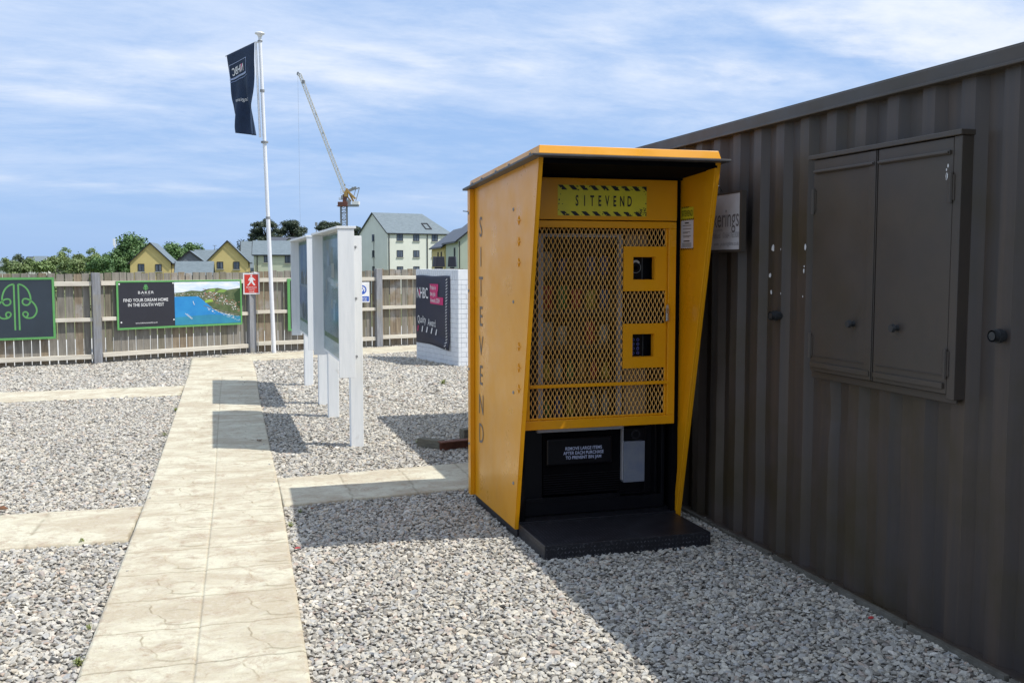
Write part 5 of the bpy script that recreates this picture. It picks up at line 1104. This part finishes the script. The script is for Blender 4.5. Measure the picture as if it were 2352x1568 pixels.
# ================================================================== TOWER CRANE
d = 300.; cx0 = PX(790,d,500); zb_ = ZY(473,d); cr_ = empty('tower_crane', V(cx0,d,-5), -YAW, 'luffing tower crane with raised lattice jib behind the notice boards', 'crane')
Z = lambda py: ZY(py,d)+5; X_ = lambda px, py=455: PX(px,d,py)-cx0
def lattice(mb, a, b, w0, w1, n, ch, br_):
    a = Vector(a); b = Vector(b); dr_ = (b-a).normalized(); u = dr_.cross(Vector((0,1,0))).normalized(); v = Vector((0,1,0)).cross(dr_) if abs(dr_.y) > .9 else Vector((0,1,0)); pr = None
    for k in range(n+1):
        t = k/n; c = a+(b-a)*t; w_ = w0+(w1-w0)*t; q = [c+u*w_/2*s1_+v*w_/2*s2_ for s1_, s2_ in ((-1,-1),(1,-1),(1,1),(-1,1))]
        for i in range(4): mb.bar(q[i], q[(i+1)%4], br_)
        if pr:
            for i in range(4): mb.bar(pr[i], q[i], ch); mb.bar(pr[i], q[(i+1)%4], br_) if k%2 else mb.bar(pr[(i+1)%4], q[i], br_)
        pr = q
mb = MB(); lattice(mb, (0,0,0), (0,0,Z(474)), 1.75, 1.75, 24, .24, .12); mb.build('mast', M['grey'], cr_, normals=False)
mb = MB(); mb.box(-1.6,1.3,-1.3,1.3,Z(473),Z(464)); mb.box(-1.9,1.6,-1.5,1.5,Z(474.5),Z(473)); mb.box(-.2,.9,-.9,.9,Z(464),Z(447)); mb.build('slewing_unit', M['craner'], cr_, bevel=.1)
mb = MB(); mb.box(X_(784.5),X_(789),-1.,1.,Z(458),Z(449)); mb.build('operator_cab', M['grey'], cr_, bevel=.1)
mb = MB()
for x in (X_(779.5),X_(782),X_(784.5)): mb.bar((x,-.6,Z(459)),(x,-.6,Z(454)),.10)
mb.bar((X_(779),-.6,Z(456)),(X_(786),-.6,Z(456)),.1); mb.bar((X_(779),-.6,Z(459)),(X_(786),-.6,Z(459)),.16)
for x in (X_(783.5),X_(787)): mb.bar((x,-.6,Z(447)),(x,-.6,Z(433)),.09)
for z in (434,440,446): mb.bar((X_(783.5),-.6,Z(z)),(X_(787),-.6,Z(z)),.08)
mb.build('walkway', M['cranew'], cr_, normals=False)
mb = MB(); lattice(mb, (X_(795),0,Z(446)), (X_(688.5,171),0,Z(171)), 1.0, .8, 62, .11, .055); o = mb.build('jib', M['cranew'], cr_, normals=False)
mb = MB(); mb.bar((X_(688.5,171),0,Z(171)),(X_(684,171),0,Z(166)),.35); mb.bar((X_(684,171),0,Z(166)),(X_(682.5,171),0,Z(172)),.3); mb.bar((X_(682.5,171),0,Z(172)),(X_(689,171),0,Z(176)),.2); mb.box(X_(697,188)-.4,X_(697,188)+.4,-.5,.5,Z(192),Z(185)); mb.build('jib_head', M['grey'], cr_, normals=False)
mb = MB(); mb.bar((X_(791),0,Z(449)),(X_(798),0,Z(433)),.5); mb.bar((X_(796),-.6,Z(436)),(X_(817),-.6,Z(457)),.55); mb.bar((X_(800),.6,Z(440)),(X_(813),.6,Z(466)),.5); mb.bar((X_(792),0,Z(445)),(X_(806),0,Z(462)),.4); mb.box(X_(792),X_(799),-1,1,Z(452),Z(440)); mb.build('a_frame', M['craney'], cr_, normals=False)
mb = MB(); mb.bar((X_(797),0,Z(440)),(X_(819),0,Z(431)),.75); mb.bar((X_(819),0,Z(434)),(X_(826),0,Z(431)),.3); mb.bar((X_(826),0,Z(431)),(X_(817),0,Z(463)),.18); mb.bar((X_(817.5),0,Z(434)),(X_(813),0,Z(450)),.16); mb.box(X_(808.5),X_(811.5),-.4,.4,Z(434),Z(430)); mb.build('counter_strut', M['grey'], cr_, normals=False)
mb = MB(); mb.box(X_(797),X_(823),-1.2,1.2,Z(474.5),Z(470)); mb.box(X_(797),X_(804),-1.1,1.1,Z(470),Z(459)); mb.build('counter_jib', M['grey'], cr_)
mb = MB(); mb.box(X_(809.5),X_(825),-1.3,1.3,Z(470.4),Z(463)); mb.build('ballast', M['white'], cr_)
mb = MB(); mb.tube((X_(684,171),0,Z(170)),(X_(684,171),0,Z(575)),.022,n=4,cap=False)
for (a0,b0,a1,b1) in ((702,190,726,262),(726,262,760,345),(760,345,792,425),(792,425,826,431)): mb.tube((X_(a0,b0),0,Z(b0)),(X_(a1,b1),0,Z(b1)),.018,n=4,cap=False)
for (a0,b0) in ((726,262),(742,306),(760,345),(776,388),(792,425)): mb.box(X_(a0,b0)-.14,X_(a0,b0)+.14,-.1,.1,Z(b0)-.3,Z(b0)+.3)
mb.build('hoist_cable', M['grey'], cr_, normals=False)
